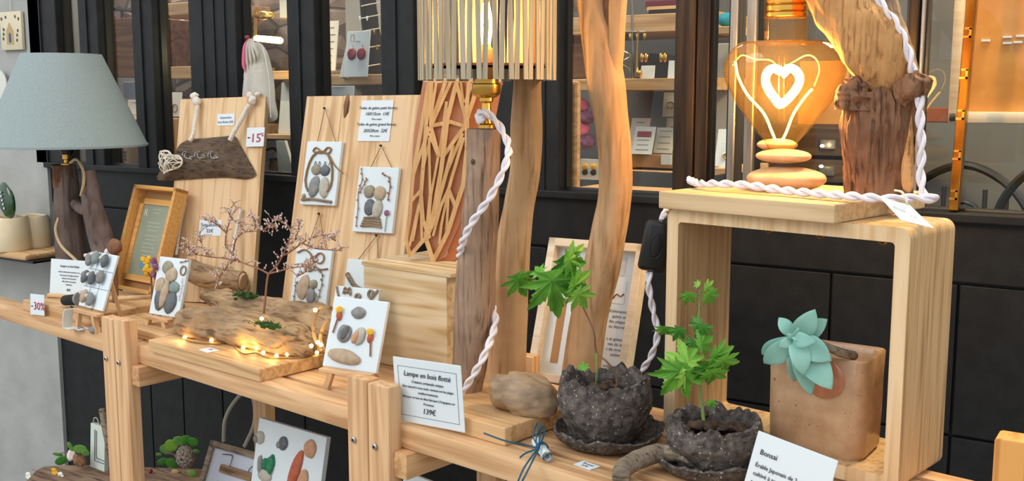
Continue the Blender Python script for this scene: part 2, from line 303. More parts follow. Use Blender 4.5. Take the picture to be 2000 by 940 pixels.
def mk(name, bm, m, parent=None, world=False, smooth=True, angle=40):
    me = bpy.data.meshes.new(name)
    if world and parent is not None: bm.transform(wm(parent).inverted())
    bmesh.ops.recalc_face_normals(bm, faces=bm.faces)
    bm.to_mesh(me); bm.free()
    if m: me.materials.append(m)
    if smooth:
        for p in me.polygons: p.use_smooth = True
        try: me.set_sharp_from_angle(angle=math.radians(angle))
        except Exception: pass
    o = bpy.data.objects.new(name, me); COL.objects.link(o)
    if parent is not None: o.parent = parent
    return o
def wm(o):
    m = Matrix.LocRotScale(o.location, o.rotation_euler, o.scale)
    return wm(o.parent) @ m if o.parent else m
def tag(o, label, cat, group=None):
    o['label'] = label; o['category'] = cat
    if group: o['group'] = group
    return o
def thing(name, label, cat, loc=(0, 0, 0), rot=(0, 0, 0), group=None):
    o = bpy.data.objects.new(name, None); o.empty_display_size = .02; COL.objects.link(o); o.location = loc; o.rotation_euler = rot
    return tag(o, label, cat, group)
def solo(name, bm, m, label, cat, group=None, loc=None, world=True, smooth=True, rot=None):
    """a thing that is one mesh; bm in world space, origin moved to loc"""
    loc = Vector(loc) if loc is not None else Vector((0, 0, 0))
    if world:
        if loc.length == 0:
            vs = [v.co for v in bm.verts]; loc = Vector((sum(v.x for v in vs)/len(vs), sum(v.y for v in vs)/len(vs), min(v.z for v in vs)))
        bm.transform(Matrix.Translation(-loc))
    o = mk(name, bm, m, smooth=smooth); o.location = loc
    if rot: o.rotation_euler = rot
    return tag(o, label, cat, group)
def struct(name, bm, m, parent=None, smooth=False):
    o = mk(name, bm, m, parent, smooth=smooth)
    if parent is None: o['kind'] = 'structure'
    return o
def text(lines, parent, m, name='lettering', y=-.0012, shear=0):
    """lines: (string, x, z, size, align) in the parent's x/z plane; one mesh"""
    out = nb()
    for s, x, z, size, al in lines:
        cu = bpy.data.curves.new('t', 'FONT'); cu.body = s; cu.size = size; cu.align_x = al; cu.extrude = .0002; cu.resolution_u = 2; cu.shear = shear
        ob = bpy.data.objects.new('t', cu); COL.objects.link(ob)
        me = ob.to_mesh(); t = bmesh.new(); t.from_mesh(me); ob.to_mesh_clear()
        t.transform(Matrix.Translation((x, y, z)) @ Matrix.Rotation(math.radians(90), 4, 'X'))
        tm = bpy.data.meshes.new('t'); t.to_mesh(tm); t.free(); out.from_mesh(tm)
        bpy.data.objects.remove(ob); bpy.data.curves.remove(cu); bpy.data.meshes.remove(tm)
    return mk(name, out, m, parent, smooth=False)
def cordpath(bm, pts, r=.0038, n=160, pitch=.056):
    """two strands twisted round each other"""
    r *= .78; P = catmull(pts, n); L = 0; d = (P[1]-P[0]).normalized(); u = d.orthogonal().normalized(); A = []; B = []
    for i in range(n+1):
        d = (P[min(i+1, n)]-P[max(i-1, 0)]).normalized(); u = (u-d*u.dot(d)).normalized(); v = d.cross(u)
        if i: L += (P[i]-P[i-1]).length
        a = 2*math.pi*L/pitch; o = (u*math.cos(a)+v*math.sin(a))*r*.95
        A.append(P[i]+o); B.append(P[i]-o)
    tube(bm, A, r, 7); tube(bm, B, r, 7); return bm
def rad(d): return math.radians(d)
# ================================================================ setting
FY = 2.14; SILL = 1.2285
struct('floor', box(nb(), -9, 6, -8, 2.19, -.1, 0), M['pave'])
def fx(px, py=60): return W(px, py, FY).x
xc = W(112, 656, 2.105).x
# grey plaster wall on the left
struct('wall_left', box(nb(), -9, xc, 2.105, 2.14, 0, 3.4), M['plaster'])
# black wainscot under the windows with grooved panels
wb = nb(); box(wb, xc-.002, 3.2, 2.13, 2.17, 0, SILL)
zs = 1.45-.328*1.07
def fxz(px, py): p = W(px, py, FY-.012); return p.x, p.z
wl = struct('wall_back', wb, M['black'])
pn = nb()
seams = [fxz(123, 800)[0]+.02, fxz(300, 770)[0], fxz(363, 780)[0], fxz(440, 790)[0], fxz(600, 800)[0], fxz(985, 800)[0], fxz(1072, 520)[0], fxz(1624, 600)[0], fxz(1872, 600)[0], fxz(2100, 600)[0], 2.34, 3.1]
for a, b in zip(seams[:-1], seams[1:]):
    box(pn, a+.0025, b-.0025, 2.118, 2.132, .80, zs-.004, .002)
    box(pn, a+.0025, b-.0025, 2.118, 2.132, .03, .795, .002)
box(pn, seams[0], 3.1, 2.116, 2.132, zs+.001, SILL-.004, .003)
struct('trim_1', pn, M['black'])
struct('trim_2', box(nb(), seams[0], 3.1, 2.095, 2.132, SILL-.012, SILL+.006, .003), M['black'])
# window stiles
bars = [(72, 126, 'black'), (170, 207, 'black'), (274, 314, 'black'), (385, 476, 'black'), (576, 629, 'black'), (758, 822, 'black'), (975, 1106, 'black'), (1325, 1364, 'bronze'), (1366, 1392, 'bronze'), (1430, 1446, 'steel'), (1462, 1482, 'steel'), (1776, 1797, 'bronze'), (1800, 1808, 'steel')]
bx = []
for i, (a, b, m) in enumerate(bars):
    g = nb(); x0, x1 = fx(a+2), fx(b+2)
    dep = .035 if m == 'black' else .02
    box(g, x0, x1, FY-dep, FY+.03, SILL, 2.74, .004)
    if b-a > 80:
        for t in (.3, .55, .78): box(g, x0+(x1-x0)*t, x0+(x1-x0)*t+.004, FY-dep-.004, FY-dep+.002, SILL, 2.74)
    elif m == 'black': box(g, x0+(x1-x0)*.45, x0+(x1-x0)*.45+.006, FY-dep-.006, FY-dep+.002, SILL, 2.74, .001)
    struct('trim_%d' % (i+3), g, M[m]); bx.append((x0, x1))
# panes: a window empty each with frame lip and pane
gaps = [(bx[i][1], bx[i+1][0]) for i in range(len(bx)-1) if bx[i+1][0]-bx[i][1] > .02]+[(bx[-1][1], 3.0)]
for i, (a, b) in enumerate(gaps):
    w = bpy.data.objects.new('window_%d' % (i+1), None); COL.objects.link(w); w.location = (a, FY, SILL); w['kind'] = 'structure'
    mk('pane', box(nb(), 0, b-a, .0, .004, 0, 1.35), M['glass'], w, smooth=False)
    g = nb(); box(g, 0, b-a, -.01, .014, 0, .012, .002); box(g, 0, .006, -.008, .012, 0, 1.35); box(g, b-a-.006, b-a, -.008, .012, 0, 1.35); mk('window_frame', g, M['gunmetal'], w)
# interior behind the glass
struct('floor_shop', box(nb(), -7, 3.2, 2.2, 4.2, -.1, .3), M['intfloor'])
struct('ceiling', box(nb(), -7, 3.2, 2.18, 4.2, 2.74, 2.84), M['intwall'])
XS = W(765, 100, 2.74).x
struct('wall_rubble', box(nb(), -7, XS, 2.76, 2.89, .3, 2.74), M['rubble'])
struct('wall_partition', box(nb(), XS-.02, XS+.04, 2.54, 3.0, .3, 2.74), M['intwhite'])
struct('wall_far', box(nb(), XS, 3.2, 3.04, 3.0, .3, 2.74), M['intwall'])
struct('wall_right', box(nb(), 3.1, 3.2, 2.14, 4.2, 0, 2.84), M['intwall'])
struct('wall_shop_left', box(nb(), -7, -6.9, 2.14, 4.2, 0, 2.84), M['intwhite'])
area('shop_light', (-1.9, 2.44, 2.69), (-1.9, 2.59, 1), .5, 22, (1, .86, .68)); area('shop_light', (.1, 2.54, 2.69), (.1, 2.74, 1), .6, 20, (1, .86, .68))
area('shop_light', (-3.2, 2.44, 2.69), (-3.2, 2.59, 1), .5, 30, (1, .9, .8))
# ---------------------------------------------------------------- things in the shop (seen through glass)
def rect(px0, py0, px1, py1, Y): a = W(px0, py0, Y); b = W(px1, py1, Y); return a.x, b.x, b.z, a.z
def slab(name, px0, py0, px1, py1, Y, d, m, label, cat, group=None, bev=.002):
    x0, x1, z0, z1 = rect(px0, py0, px1, py1, Y)
    return solo(name, box(nb(), x0, x1, Y, Y+d, z0, z1, bev), M[m] if isinstance(m, str) else m, label, cat, group, loc=((x0+x1)/2, Y+d/2, z0), smooth=False)
shelves = [((285, 10, 400, 26), 2.44, .3, 'wooden shelf high in the narrow window, before the rubble wall'), ((300, 131, 410, 152), 2.44, .3, 'wooden shelf at mid height in the narrow window, before the rubble wall'), ((300, 243, 420, 272), 2.44, .3, 'lowest wooden shelf in the narrow window beside the lampshade'),
 ((520, 139, 596, 155), 2.44, .3, 'wooden shelf behind the grey felt bag, at mid height'), ((520, 262, 600, 274), 2.44, .3, 'wooden shelf low behind the right edge of the left display board'),
 ((600, 147, 775, 165), 2.34, .3, 'wooden shelf carrying the card with dark red earrings'),
 ((1090, 36, 1400, 58), 2.59, .35, 'topmost wooden shelf right of the forked driftwood trunk'), ((1090, 155, 1400, 176), 2.49, .3, 'wooden shelf carrying the black display bust and white cards'), ((1090, 326, 1400, 343), 2.49, .3, 'wooden shelf carrying the tray of booklets'), ((1090, 371, 1350, 388), 2.2, .2, 'pale wooden board along the bottom of the window right of the trunk')]
for (a, b, c, d), Y, dp, lb in shelves: slab('display_shelf', a, b, c, d, Y, dp, 'shopwood', lb, 'shelf', 'shelves inside the shop')
# first window: brown crate, cardboard box, white block
slab('wooden_crate', 205, 38, 282, 150, 2.44, .25, 'brownbox', 'brown wooden crate behind the glass above the blue-grey lampshade', 'crate')
slab('picture_card', 240, 160, 272, 192, 2.34, .01, 'greyink', 'small grey picture behind the glass right of the lampshade top', 'picture')
slab('display_shelf', 205, 231, 285, 241, 2.34, .2, 'shopwood', 'narrow wooden shelf in the first window beside the lampshade edge', 'shelf', 'shelves inside the shop')
struct('wall_niche', box(nb(), W(128, 100, 2.5).x, W(186, 100, 2.5).x, 2.5, 2.55, .3, 2.6), M['intwhite'])
slab('white_cabinet', 196, 140, 292, 232, 2.64, .1, 'intwhite', 'whitish cabinet in the first window behind the lampshade', 'cabinet')
t = thing('cardboard_box', 'kraft cardboard box with a small black mark behind the glass under the lampshade', 'box', W(262, 345, 2.26))
x0, x1, z0, z1 = rect(238, 232, 300, 345, 2.26); L = t.location
mk('carton', box(nb(), x0, x1, 2.26, 2.44, z0, z1, .002), M['kraft'], t, True, False)
g = nb(); a = W(241, 300, 2.258)
for k in range(3): box(g, a.x, a.x+.012, 2.257, 2.261, a.z-.012*k, a.z-.012*k+.008)
mk('printed_mark', g, M['ink'], t, True, False)
t = thing('wall_bracket', 'black bent tube bracket on the wall at the top of the first window', 'bracket', W(238, 20, 2.59))
mk('arm', tube(nb(), [W(213, -15, 2.59), W(216, 10, 2.59), W(222, 17, 2.59), W(262, 22, 2.59)], .006, 8), M['blackgloss'], t, True)
mk('stub', tube(nb(), [W(238, 20, 2.59), W(238, 36, 2.59)], .005, 8), M['blackgloss'], t, True)
def card(px0, py0, px1, py1, Y, label, m='paperdim', deco=None, name='display_card', group=None, cat='card', lean=-8):
    a = W(px0, py1, Y); x0, x1, z0, z1 = rect(px0, py0, px1, py1, Y)
    t = thing(name, label, cat, (x0, Y, z0), (rad(lean), 0, 0), group)
    w, h = x1-x0, z1-z0
    mk('card', box(nb(), 0, w, 0, .003, 0, h, .0008), M[m], t, False, False)
    if deco: deco(t, w, h)
    return t
def lines(n, m='greyink', y0=.15, y1=.85, x0=.15, x1=.85):
    def f(t, w, h):
        g = nb(); random.seed(n)
        for i in range(n):
            z = h*(y0+(y1-y0)*i/max(1, n-1)); q = random.uniform(0, .15)
            box(g, w*(x0+q), w*(x1-q), -.0008, .0002, z, z+h*.02)
        mk('printed_lines', g, M[m], t, False, False)
    return f
def necklace(t, w, h):
    g = nb()
    for c in (.34, .66): tube(g, [(w*(c+.16*math.cos(k*.35)), -.002, h*(.34+.16*math.sin(k*.35))) for k in range(19)], .0016, 6)
    mk('necklace', g, M['dw_brown'], t)
card(318, 180, 352, 228, 2.42, 'pale card with a looped brown necklace in the narrow window', 'paperdim', necklace)
card(246, 195, 277, 230, 2.39, 'small pale card on the box behind the lampshade edge', 'paperdim', lines(2))
card(540, 160, 578, 262, 2.49, 'grey card leaning in the window behind the left display board', 'paperdim', None)
def white_wedge():
    g = nb(); P = [(539, 275), (556, 275), (578, 352), (545, 352)]
    prism(g, [(W(a, b, 2.22).x, W(a, b, 2.22).z) for a, b in P], 2.22, 2.23); return g
solo('folded_paper', white_wedge(), M['paperdim'], 'white folded sheet behind the glass between the two display boards', 'paper')
# window four: earrings card, poster, dark bust
def earr(t, w, h):
    for c in (.3, .72):
        e = mk('earring', blob(nb(), (w*c, -.004, h*.5), (w*.19, .003, h*.13), 3, .1), M['redres'], t)
        mk('hook', tube(nb(), [(w*c, -.003, h*.62), (w*c+.002, -.003, h*.68), (w*c-.001, -.002, h*.7)], .0008, 6), M['steel'], e)
    text([('nausicaa', w*.5, h*.76, .006, 'CENTER')], t, M['greyink'])
t = card(670, 60, 717, 150, 2.32, 'white folded card with a pair of dark red round earrings', 'paper', earr, cat='earring card')
mk('fold', prism(nb(), [(0, 0), (-.02, .0), (0, .10)], .001, .02), M['paperdim'], t, smooth=False)
mk('ring', tube(nb(), [(.022+.007*math.cos(k*.5), 0, .113+.012*math.sin(k*.5)) for k in range(14)], .001, 6), M['brass'], t)
card(620, 40, 655, 138, 2.59, 'pale printed poster at the left of the earring card', 'paperdim', lines(6), 'poster', cat='poster')
card(632, 168, 690, 190, 2.24, 'small white sign below the earring shelf, above the right display board', 'paper', lines(2), 'display_card')
t = thing('display_bust', 'black velvet display stand wound with white strings beside the red earrings', 'display stand', W(728, 150, 2.44))
mk('body', log(nb(), [W(736, 152, 2.44), W(730, 90, 2.44), W(722, 40, 2.44), W(717, -20, 2.44)], [.028, .026, .026, .024], 4, 20, 20, .08), M['bust'], t, True)
for k, y in enumerate((8, 32, 58, 92, 128)):
    mk('string', tube(nb(), [W(706, y+4, 2.41), W(725, y, 2.408), W(742, y-3, 2.41)], .0018, 6, 8), M['rope'], t, True)
for k, (x, y) in enumerate(((703, 36), (717, 36), (731, 62), (736, 92))):
    mk('pendant', blob(nb(), W(x, y, 2.402), (.004, .003, .008), k, .1, sub=1), M['paper'] if k < 2 else M['brass'], t, True)
tube_ = thing('tube_lamp', 'glowing golden tubular bulb behind the glass above the grey felt bag', 'lamp', W(497, 76, 2.44))
mk('bulb', tube(nb(), [W(498, 75, 2.44), W(504, 75, 2.44), W(545, 79, 2.44), W(550, 79.5, 2.44)], [.006, .010, .011, .004], 14, 10), M['tubel'], tube_, True)
mk('fitting', tube(nb(), [W(499, 20, 2.44), W(499, 80, 2.44)], .006, 10), M['brass'], tube_, True)
mk('ornament', blob(nb(), W(516, 31, 2.44), (.045, .012, .014), 2, .3), M['brass'], tube_, True)
ll = bpy.data.lights.new('tube_glow', 'POINT'); ll.energy = .8; ll.color = (1, .75, .4); lo = bpy.data.objects.new('tube_glow', ll); COL.objects.link(lo); lo.location = W(530, 100, 2.36)
slab('jewellery_stand', 545, -10, 562, 34, 2.49, .02, 'paperdim', 'narrow pale jewellery card hanging at the top of the third window', 'card')
g = tube(nb(), [W(476, 30, 2.44), W(500, 31, 2.44), W(560, 38, 2.44)], .003, 6, 8)
solo('bead_chain', g, M['jute'], 'brown bead chain strung across the third window above the glowing bulb', 'chain')
for i, (x, y) in enumerate(((325, 30), (356, 52), (378, 58))):
    solo('hanging_ornament', blob(nb(), W(x, y, 2.64), (.014, .01, .03 if i else .045), i, .3), M['paperdim'], ('pale hanging ornament at the left of the rubble wall in the narrow window', 'small pale hanging ornament in the middle of the narrow window', 'small pale hanging ornament at the right edge of the narrow window')[i], 'ornament', 'ornaments hanging before the rubble wall')
# window five, right of the trunk
slab('cutting_board', 1103, 158, 1127, 377, 2.2, .02, 'shopwood', 'tall pale wooden cutting board with rounded end behind the glass', 'board', bev=.008)
def flowers2(t, w, h):
    for c in (.3, .7):
        for q in (.35, .62): mk('earring', blob(nb(), (w*c, -.004, h*q), (w*.14, .003, h*.14), 3, .2), M['yellow'] if q > .5 else M['bust'], t)
card(1131, 310, 1172, 352, 2.24, 'white card with yellow and black drop earrings, left of the driftwood trunk', 'paper', flowers2, cat='earring card')
for i in range(4):
    solo('dried_flower', blob(nb(), W(1136+(i % 2)*12, 205+i*24, 2.54), (.022, .02, .018), i, .4), M['purple'] if i % 2 else M['pink'], ('dusty purple dried flower, topmost behind the glass left of the trunk', 'pinkish dried flower, second from the top left of the trunk', 'dusty dried flower, third from the top left of the trunk', 'dried flower lowest left of the trunk')[i], 'dried flower', 'dried flowers left of the trunk')
slab('carton', 1090, 60, 1142, 153, 2.64, .2, 'brownbox', 'reddish brown carton on the shelf left of the driftwood trunk', 'box')
solo('lace_cloth', blob(nb(), W(1128, 0, 2.29), (.045, .02, .028), 5, .5), M['rope'], 'white crumpled lace at the very top left of the driftwood trunk', 'cloth')
t = thing('display_bust', 'black velvet necklace bust lying behind two white cards', 'display stand', W(1280, 155, 2.56))
mk('body', prism(nb(), [(W(a, b, 2.56).x, W(a, b, 2.56).z) for a, b in ((1245, 154), (1250, 108), (1275, 104), (1300, 108), (1325, 154))], 2.56, 2.64), M['bust'], t, True, False)
for i, x in enumerate((1254, 1262, 1291, 1299)): mk('earring', blob(nb(), W(x, 113, 2.55), (.006, .004, .012), i, .1, sub=2), M['brass'], t, True)
card(1251, 128, 1277, 154, 2.51, 'white price card before the black bust, the left one', 'paper', None)
card(1304, 118, 1328, 154, 2.52, 'white price card at the right of the black bust', 'paper', None)
t = thing('earring_tree', 'metal earring stand hung with small dark earrings', 'earring stand', W(1238, 154, 2.59))
mk('pole', tube(nb(), [W(1237, 154, 2.59), W(1234, -20, 2.59)], .003, 8), M['steel'], t, True)
mk('bar', tube(nb(), [W(1214, 62, 2.59), W(1262, 62, 2.59)], .003, 8), M['steel'], t, True)
for i in range(7): mk('earring', blob(nb(), W(1217+i*7, 72, 2.59), (.005, .003, .012), i, .1, sub=1), M['bust'] if i % 2 else M['brass'], t, True)
solo('measuring_spoon', log(nb(), [W(1246, 150, 2.5), W(1247, 142, 2.5), W(1244, 130, 2.5), W(1246, 60, 2.5)], [.009, .010, .003, .002], 1, 12, 24, .02), M['brass'], 'small golden spoon hanging before the metal earring stand', 'spoon')
t = thing('glass_tumbler', 'grey glass tumbler holding wire beside the earring stand', 'tumbler', W(1222, 154, 2.54)); q = t.location
mk('cup', lathe(nb(), [(.02, 0), (.024, .07), (.023, .07), (.019, .004)], 20), M['clear'], t)
mk('wire_knot', tube(nb(), [(.012*math.cos(k), .012*math.sin(k), .02+k*.006) for k in range(12)], .002, 6), M['steel'], t)
for i in range(4):
    slab('fabric_stack', 1260+i*3, 2+i*8, 1328, 11+i*8, 2.64, .12, ('magenta', 'shopwood', 'bust', 'magenta')[i], ('dark red folded cloth, topmost on the high shelf', 'tan folded cloth second on the high shelf', 'black folded cloth on the high shelf', 'dark red folded cloth lowest on the high shelf')[i], 'folded cloth', 'folded cloths on the high shelf')
t = thing('cork_tray', 'kraft tray holding booklets on the third shelf right of the trunk', 'tray', W(1278, 333, 2.51))
x0, x1, z0, z1 = rect(1215, 300, 1322, 330, 2.51); mk('tray_body', box(nb(), x0, x1, 2.51, 2.64, z0, z1, .003), M['kraft'], t, True, False)
mk('label_card', box(nb(), *rect(1292, 302, 1312, 322, 2.505)[:2], 2.502, 2.506, *rect(1292, 302, 1312, 322, 2.505)[2:]), M['paper'], t, True, False)
def bookdeco(t, w, h):
    mk('red_title_block', box(nb(), w*.16, w*.84, -.001, .0005, h*.62, h*.82), M['redres'], t, False, False); lines(3, 'greyink', .15, .5)(t, w, h)
card(1233, 244, 1272, 302, 2.5, 'white booklet with a dark red block standing in the kraft tray', 'paper', bookdeco, 'booklet', cat='booklet', lean=-20)
card(1276, 246, 1312, 300, 2.54, 'pale grey booklet behind the one with the red block', 'paperdim', lines(4), 'booklet', cat='booklet', lean=-20)
card(1226, 228, 1262, 296, 2.6, 'pale pink booklet at the back of the kraft tray', 'paperdim', lines(2), 'booklet', cat='booklet', lean=-16)
def ringdeco(t, w, h): mk('brooch', tube(nb(), [(w*.5+w*.2*math.cos(k*.5), -.003, h*.45+w*.2*math.sin(k*.5)) for k in range(14)], .002, 6), M['brass'], t); mk('window_cut', box(nb(), w*.22, w*.78, -.001, .0005, h*.3, h*.85), M['paper'], t, False, False)
card(1294, 180, 1324, 228, 2.84, 'grey framed brooch card, the upper one right of the trunk', 'paperdim', ringdeco, group='brooch cards')
card(1300, 230, 1326, 274, 2.84, 'grey framed brooch card, the lower one right of the trunk', 'paperdim', ringdeco, group='brooch cards')
# window six (beside the bronze stile)
for (a, b, c, d), lb in (((1394, 52, 1430, 66), 'wooden shelf under the turquoise pouch'), ((1394, 328, 1430, 341), 'wooden shelf under the leaflets beside the bronze frame')): slab('display_shelf', a, b, c, d, 2.34, .25, 'shopwood', lb, 'shelf', 'shelves inside the shop')
solo('fabric_pouch', blob(nb(), W(1420, 38, 2.40), (.022, .015, .016), 1, .25), M['teal'], 'turquoise fabric pouch on the shelf beside the bronze frame', 'pouch')
slab('pinboard', 1392, 85, 1430, 322, 2.59, .02, 'intwhite', 'pale pinboard at the back of the narrow window beside the heart bulb', 'board')
card(1404, 276, 1428, 328, 2.38, 'white leaflet with a round print beside the bronze frame', 'paper', ringdeco, 'leaflet', cat='leaflet', lean=-15)
card(1396, 250, 1412, 326, 2.43, 'white leaflet behind the one with the round print', 'paper', None, 'leaflet', cat='leaflet', lean=-15)
# window seven: dark drawers, orange panel
t = thing('drawer_cabinet', 'dark wooden drawer cabinet in the shop behind the heart bulb', 'cabinet', W(1610, 345, 2.89))
x0, x1, z0, z1 = rect(1484, 243, 1776, 420, 2.89)
mk('body', box(nb(), x0, x1, 2.89, 3.02, z0, z1), M['drawer'], t, True, False)
for i in range(3):
    zz = z0+(z1-z0)*(i+.5)/3.2
    d = mk('drawer', box(nb(), x0+.01, x1-.01, 2.878, 2.892, zz-.045, zz+.045, .003), M['drawer'], t, True, False)
    mk('label_holder', box(nb(), x0+.18, x0+.22, 2.87, 2.878, zz-.012, zz+.012), M['steel'], d, True, False)
slab('orange_panel', 1562, 120, 1652, 244, 2.93, .02, 'cork', 'orange tan panel standing inside the shop behind the heart bulb', 'panel')
for i, (x, y) in enumerate(((1617, 47), (1606, 285), (1604, 325))):
    solo('spot_light', blob(nb(), W(x, y, 2.84), (.006, .004, .004), i, .05, sub=2), M['spot'], ('tiny lit spot lamp above the heart bulb, left of the leaning branch', 'tiny lit spot lamp before the dark drawers, the upper one', 'tiny lit spot lamp before the dark drawers, the lower one')[i], 'spot lamp', 'small lit spots in the shop')
slab('red_rail', 1700, 210, 1874, 240, 2.39, .03, 'redbrown', 'red brown lacquered rail behind the glass right of the driftwood vase', 'rail')
# gilt edge strip with key pattern
t = thing('gilt_strip', 'gilded vertical strip with a stepped key pattern on the glass edge', 'strip', W(1856, 412, 2.11))
P0, P1 = W(1862, 414, 2.112), W(1903, -60, 2.112)
ang = 0
top = P1.z; g = nb(); box(g, P0.x-.009, P0.x+.009, 2.106, 2.13, SILL+.008, 2.34, .003); slp = (P1.x-P0.x)/(P1.z-P0.z)
def lean(g_):
    for v in g_.verts: v.co.x += slp*(v.co.z-P0.z)
    return g_
mk('strip', lean(g), M['gold'], t, True, False)
z = SILL+.03
while z < 1.75:
    x = P0.x; g = nb(); box(g, x-.008, x+.006, 2.102, 2.107, z, z+.004); box(g, x+.002, x+.006, 2.102, 2.107, z, z+.018); box(g, x-.006, x+.006, 2.102, 2.107, z+.015, z+.019); z += .075
    mk('key_motif', lean(g), M['brass'], t, True, False)
# cork pin board with pale frame
t = thing('framed_pinboard', 'large orange pinboard in a pale wooden frame behind the right-hand glass', 'pinboard', W(1885, 245, 2.24))
x0, x1, z0, z1 = rect(1878, -200, 2120, 243, 2.24)
fw = .022
mk('panel', box(nb(), x0+.01, x1-.01, 2.245, 2.26, z0+.01, z1-.01), M['cork'], t, True, False)
g = nb(); box(g, x0, x1, 2.225, 2.255, z0, z0+fw, .003); box(g, x0, x1, 2.225, 2.255, z1-fw, z1, .003); box(g, x0, x0+fw*.8, 2.225, 2.255, z0, z1, .003); box(g, x1-fw, x1, 2.225, 2.255, z0, z1, .003); mk('frame', g, M['frameP'], t, True)
for i, (x, y) in enumerate(((1925, 79), (1967, 72), (1967, 84), (1993, 70), (1988, 82))): 
    a = W(x, y, 2.24); mk('white_sticker', box(nb(), a.x-.008, a.x+.008, 2.241, 2.246, a.z-.002, a.z+.002), M['spot'] if 0 else M['paper'], t, True, False)
ll = bpy.data.lights.new('board_light', 'AREA'); ll.energy = 24; ll.color = (1, .72, .35); ll.size = .3; lo = bpy.data.objects.new('board_light', ll); COL.objects.link(lo); lo.location = (x0+.25, 2.175, 1.72); lo.location.z = 2.19; lo.location.y = 2.2; lo.rotation_euler = ((Vector((x0+.25, 2.26, 1.5))-lo.location).to_track_quat('-Z', 'Y').to_euler())
# chairs added inside, standing in for street chairs reflected in the right-hand glass
def chair(px, py, Y, lb):
    b = W(px, py, Y); t = thing('reflected_chair', lb, 'chair', (b.x, Y, .3), (0, 0, rad(-25)), 'iron chairs standing in for a street reflection')
    h = b.z-.3
    arc = [(-.2, 0, h-.25), (-.2, 0, h-.12), (-.13, 0, h-.02), (0, 0, h+.03), (.13, 0, h-.02), (.2, 0, h-.12), (.2, 0, h-.25)]
    mk('back_frame', tube(nb(), arc, .011, 8, 30), M['gunmetal'], t)
    mk('back_scroll', tube(nb(), [(.06*math.cos(k*.5)*(1-k/30), 0, h-.12+.06*math.sin(k*.5)*(1-k/30)) for k in range(24)], .006, 6), M['gunmetal'], t)
    for x in (-.12, -.06, .06, .12): mk('back_bar', tube(nb(), [(x, 0, h-.25), (x, 0, h-.03)], .006, 6), M['gunmetal'], t)
    mk('seat', box(nb(), -.22, .22, -.4, .02, h-.28, h-.25, .01), M['gunmetal'], t)
    for x in (-.19, .19):
        for y in (-.38, 0): mk('leg', tube(nb(), [(x, y, h-.28), (x*1.05, y, 0)], .01, 8), M['gunmetal'], t)
chair(1885, 345, 2.93, 'grey iron chair with curved back, stand-in for a reflection, the nearer to the gilded strip'); chair(2120, 325, 2.60, 'grey iron chair with curved back at the far right edge, stand-in for a reflection')
# ================================================================ bench
BA = rad(-8.36); BU = Vector((math.cos(BA), math.sin(BA), 0)); BV = Vector((-BU.y, BU.x, 0)); BO = Vector((-.846, 1.303, 0)); TOP = .9
def bp(x, y, z): return BO+BU*x+BV*y+Vector((0, 0, z))
def bench(name, label, x0, x1, legs, rail0=None):
    o = bp(x0, 0, 0); t = thing(name, label, 'bench', o, (0, 0, BA), 'wooden benches in a row'); Lx = x1-x0
    r0 = (rail0-x0) if rail0 is not None else 0
    mk('front_rail', box(nb(), r0, Lx, 0, .055, TOP-.04, TOP, .003), M['pineX'], t)
    mk('back_rail', box(nb(), max(0, -1.80-x0), Lx, .335, .372, TOP-.04, TOP, .003), M['pineX'], t)
    for y0, y1 in ((.070, .150), (.163, .243), (.256, .325)): mk('slat', box(nb(), max(0, -1.80-x0), Lx, y0, y1, TOP-.022, TOP-.002, .002), M['pineX'], t)
    for x, z, y in legs:
        x -= x0
        lg = mk('leg', box(nb(), x, x+.0525, y, y+.030, 0, z, .003), M['pineZ'], t)
        if y < 0:
            for dz in (0,):
                c = Vector((x+.019, y-.002, .862)); g = nb(); lathe(g, [(.0055, 0), (.0055, .0015), (.004, .0028)], 16)
                g.transform(Matrix.Translation(c) @ Matrix.Rotation(rad(90), 4, 'X')); b = mk('bolt', g, M['chrome'], lg)
                g = nb(); lathe(g, [(.0022, 0), (.0022, .0012)], 6); g.transform(Matrix.Translation(c+Vector((0, -.0025, 0))) @ Matrix.Rotation(rad(90), 4, 'X')); mk('bolt_socket', g, M['ink'], b)
    for xx in () if x0 < -2 else (legs[0][0]-x0, legs[-1][0]-x0-.04 if len(legs) > 2 else Lx-.2): mk('cross_rail', box(nb(), xx+.052, xx+.085, -.02, .372, TOP-.085, TOP-.041, .002), M['pineY'], t)
    for y0 in (.01, .07): mk('lower_slat', box(nb(), max(0.03, -1.60-x0), Lx-.03, y0, y0+.055, .40, .418, .002), M['pineX'], t)
    return t
yf = -.029
bench('wooden_bench', 'left wooden bench, its rail running out of the left edge of the photo', -2.3, -1.155, [(-1.219, .957, yf), ], None)
bench('wooden_bench', 'middle wooden bench carrying the driftwood garden with fairy lights', -1.150, -.305, [(-1.163, .961, yf), (-.357, .973, yf), (-1.12, TOP-.04, .30), (-.36, TOP-.04, .30)], None)
bench('wooden_bench', 'right wooden bench carrying the dark clay pots and the box frame', -.302, .675, [(-.302, .970, yf), (-.27, TOP-.04, .30), (.615, TOP-.04, .30)], None)
# wooden post at the far right
a = W(1945, 850, 1.16); g = nb(); box(g, a.x, a.x+.13, 1.15, 1.185, 0, a.z, .004)
solo('wooden_post', g, wood('striped_post', 'd99a52', 'b87434', 'Z', 1.6, 1), 'upright striped wooden post cut off by the right edge of the photo', 'post')
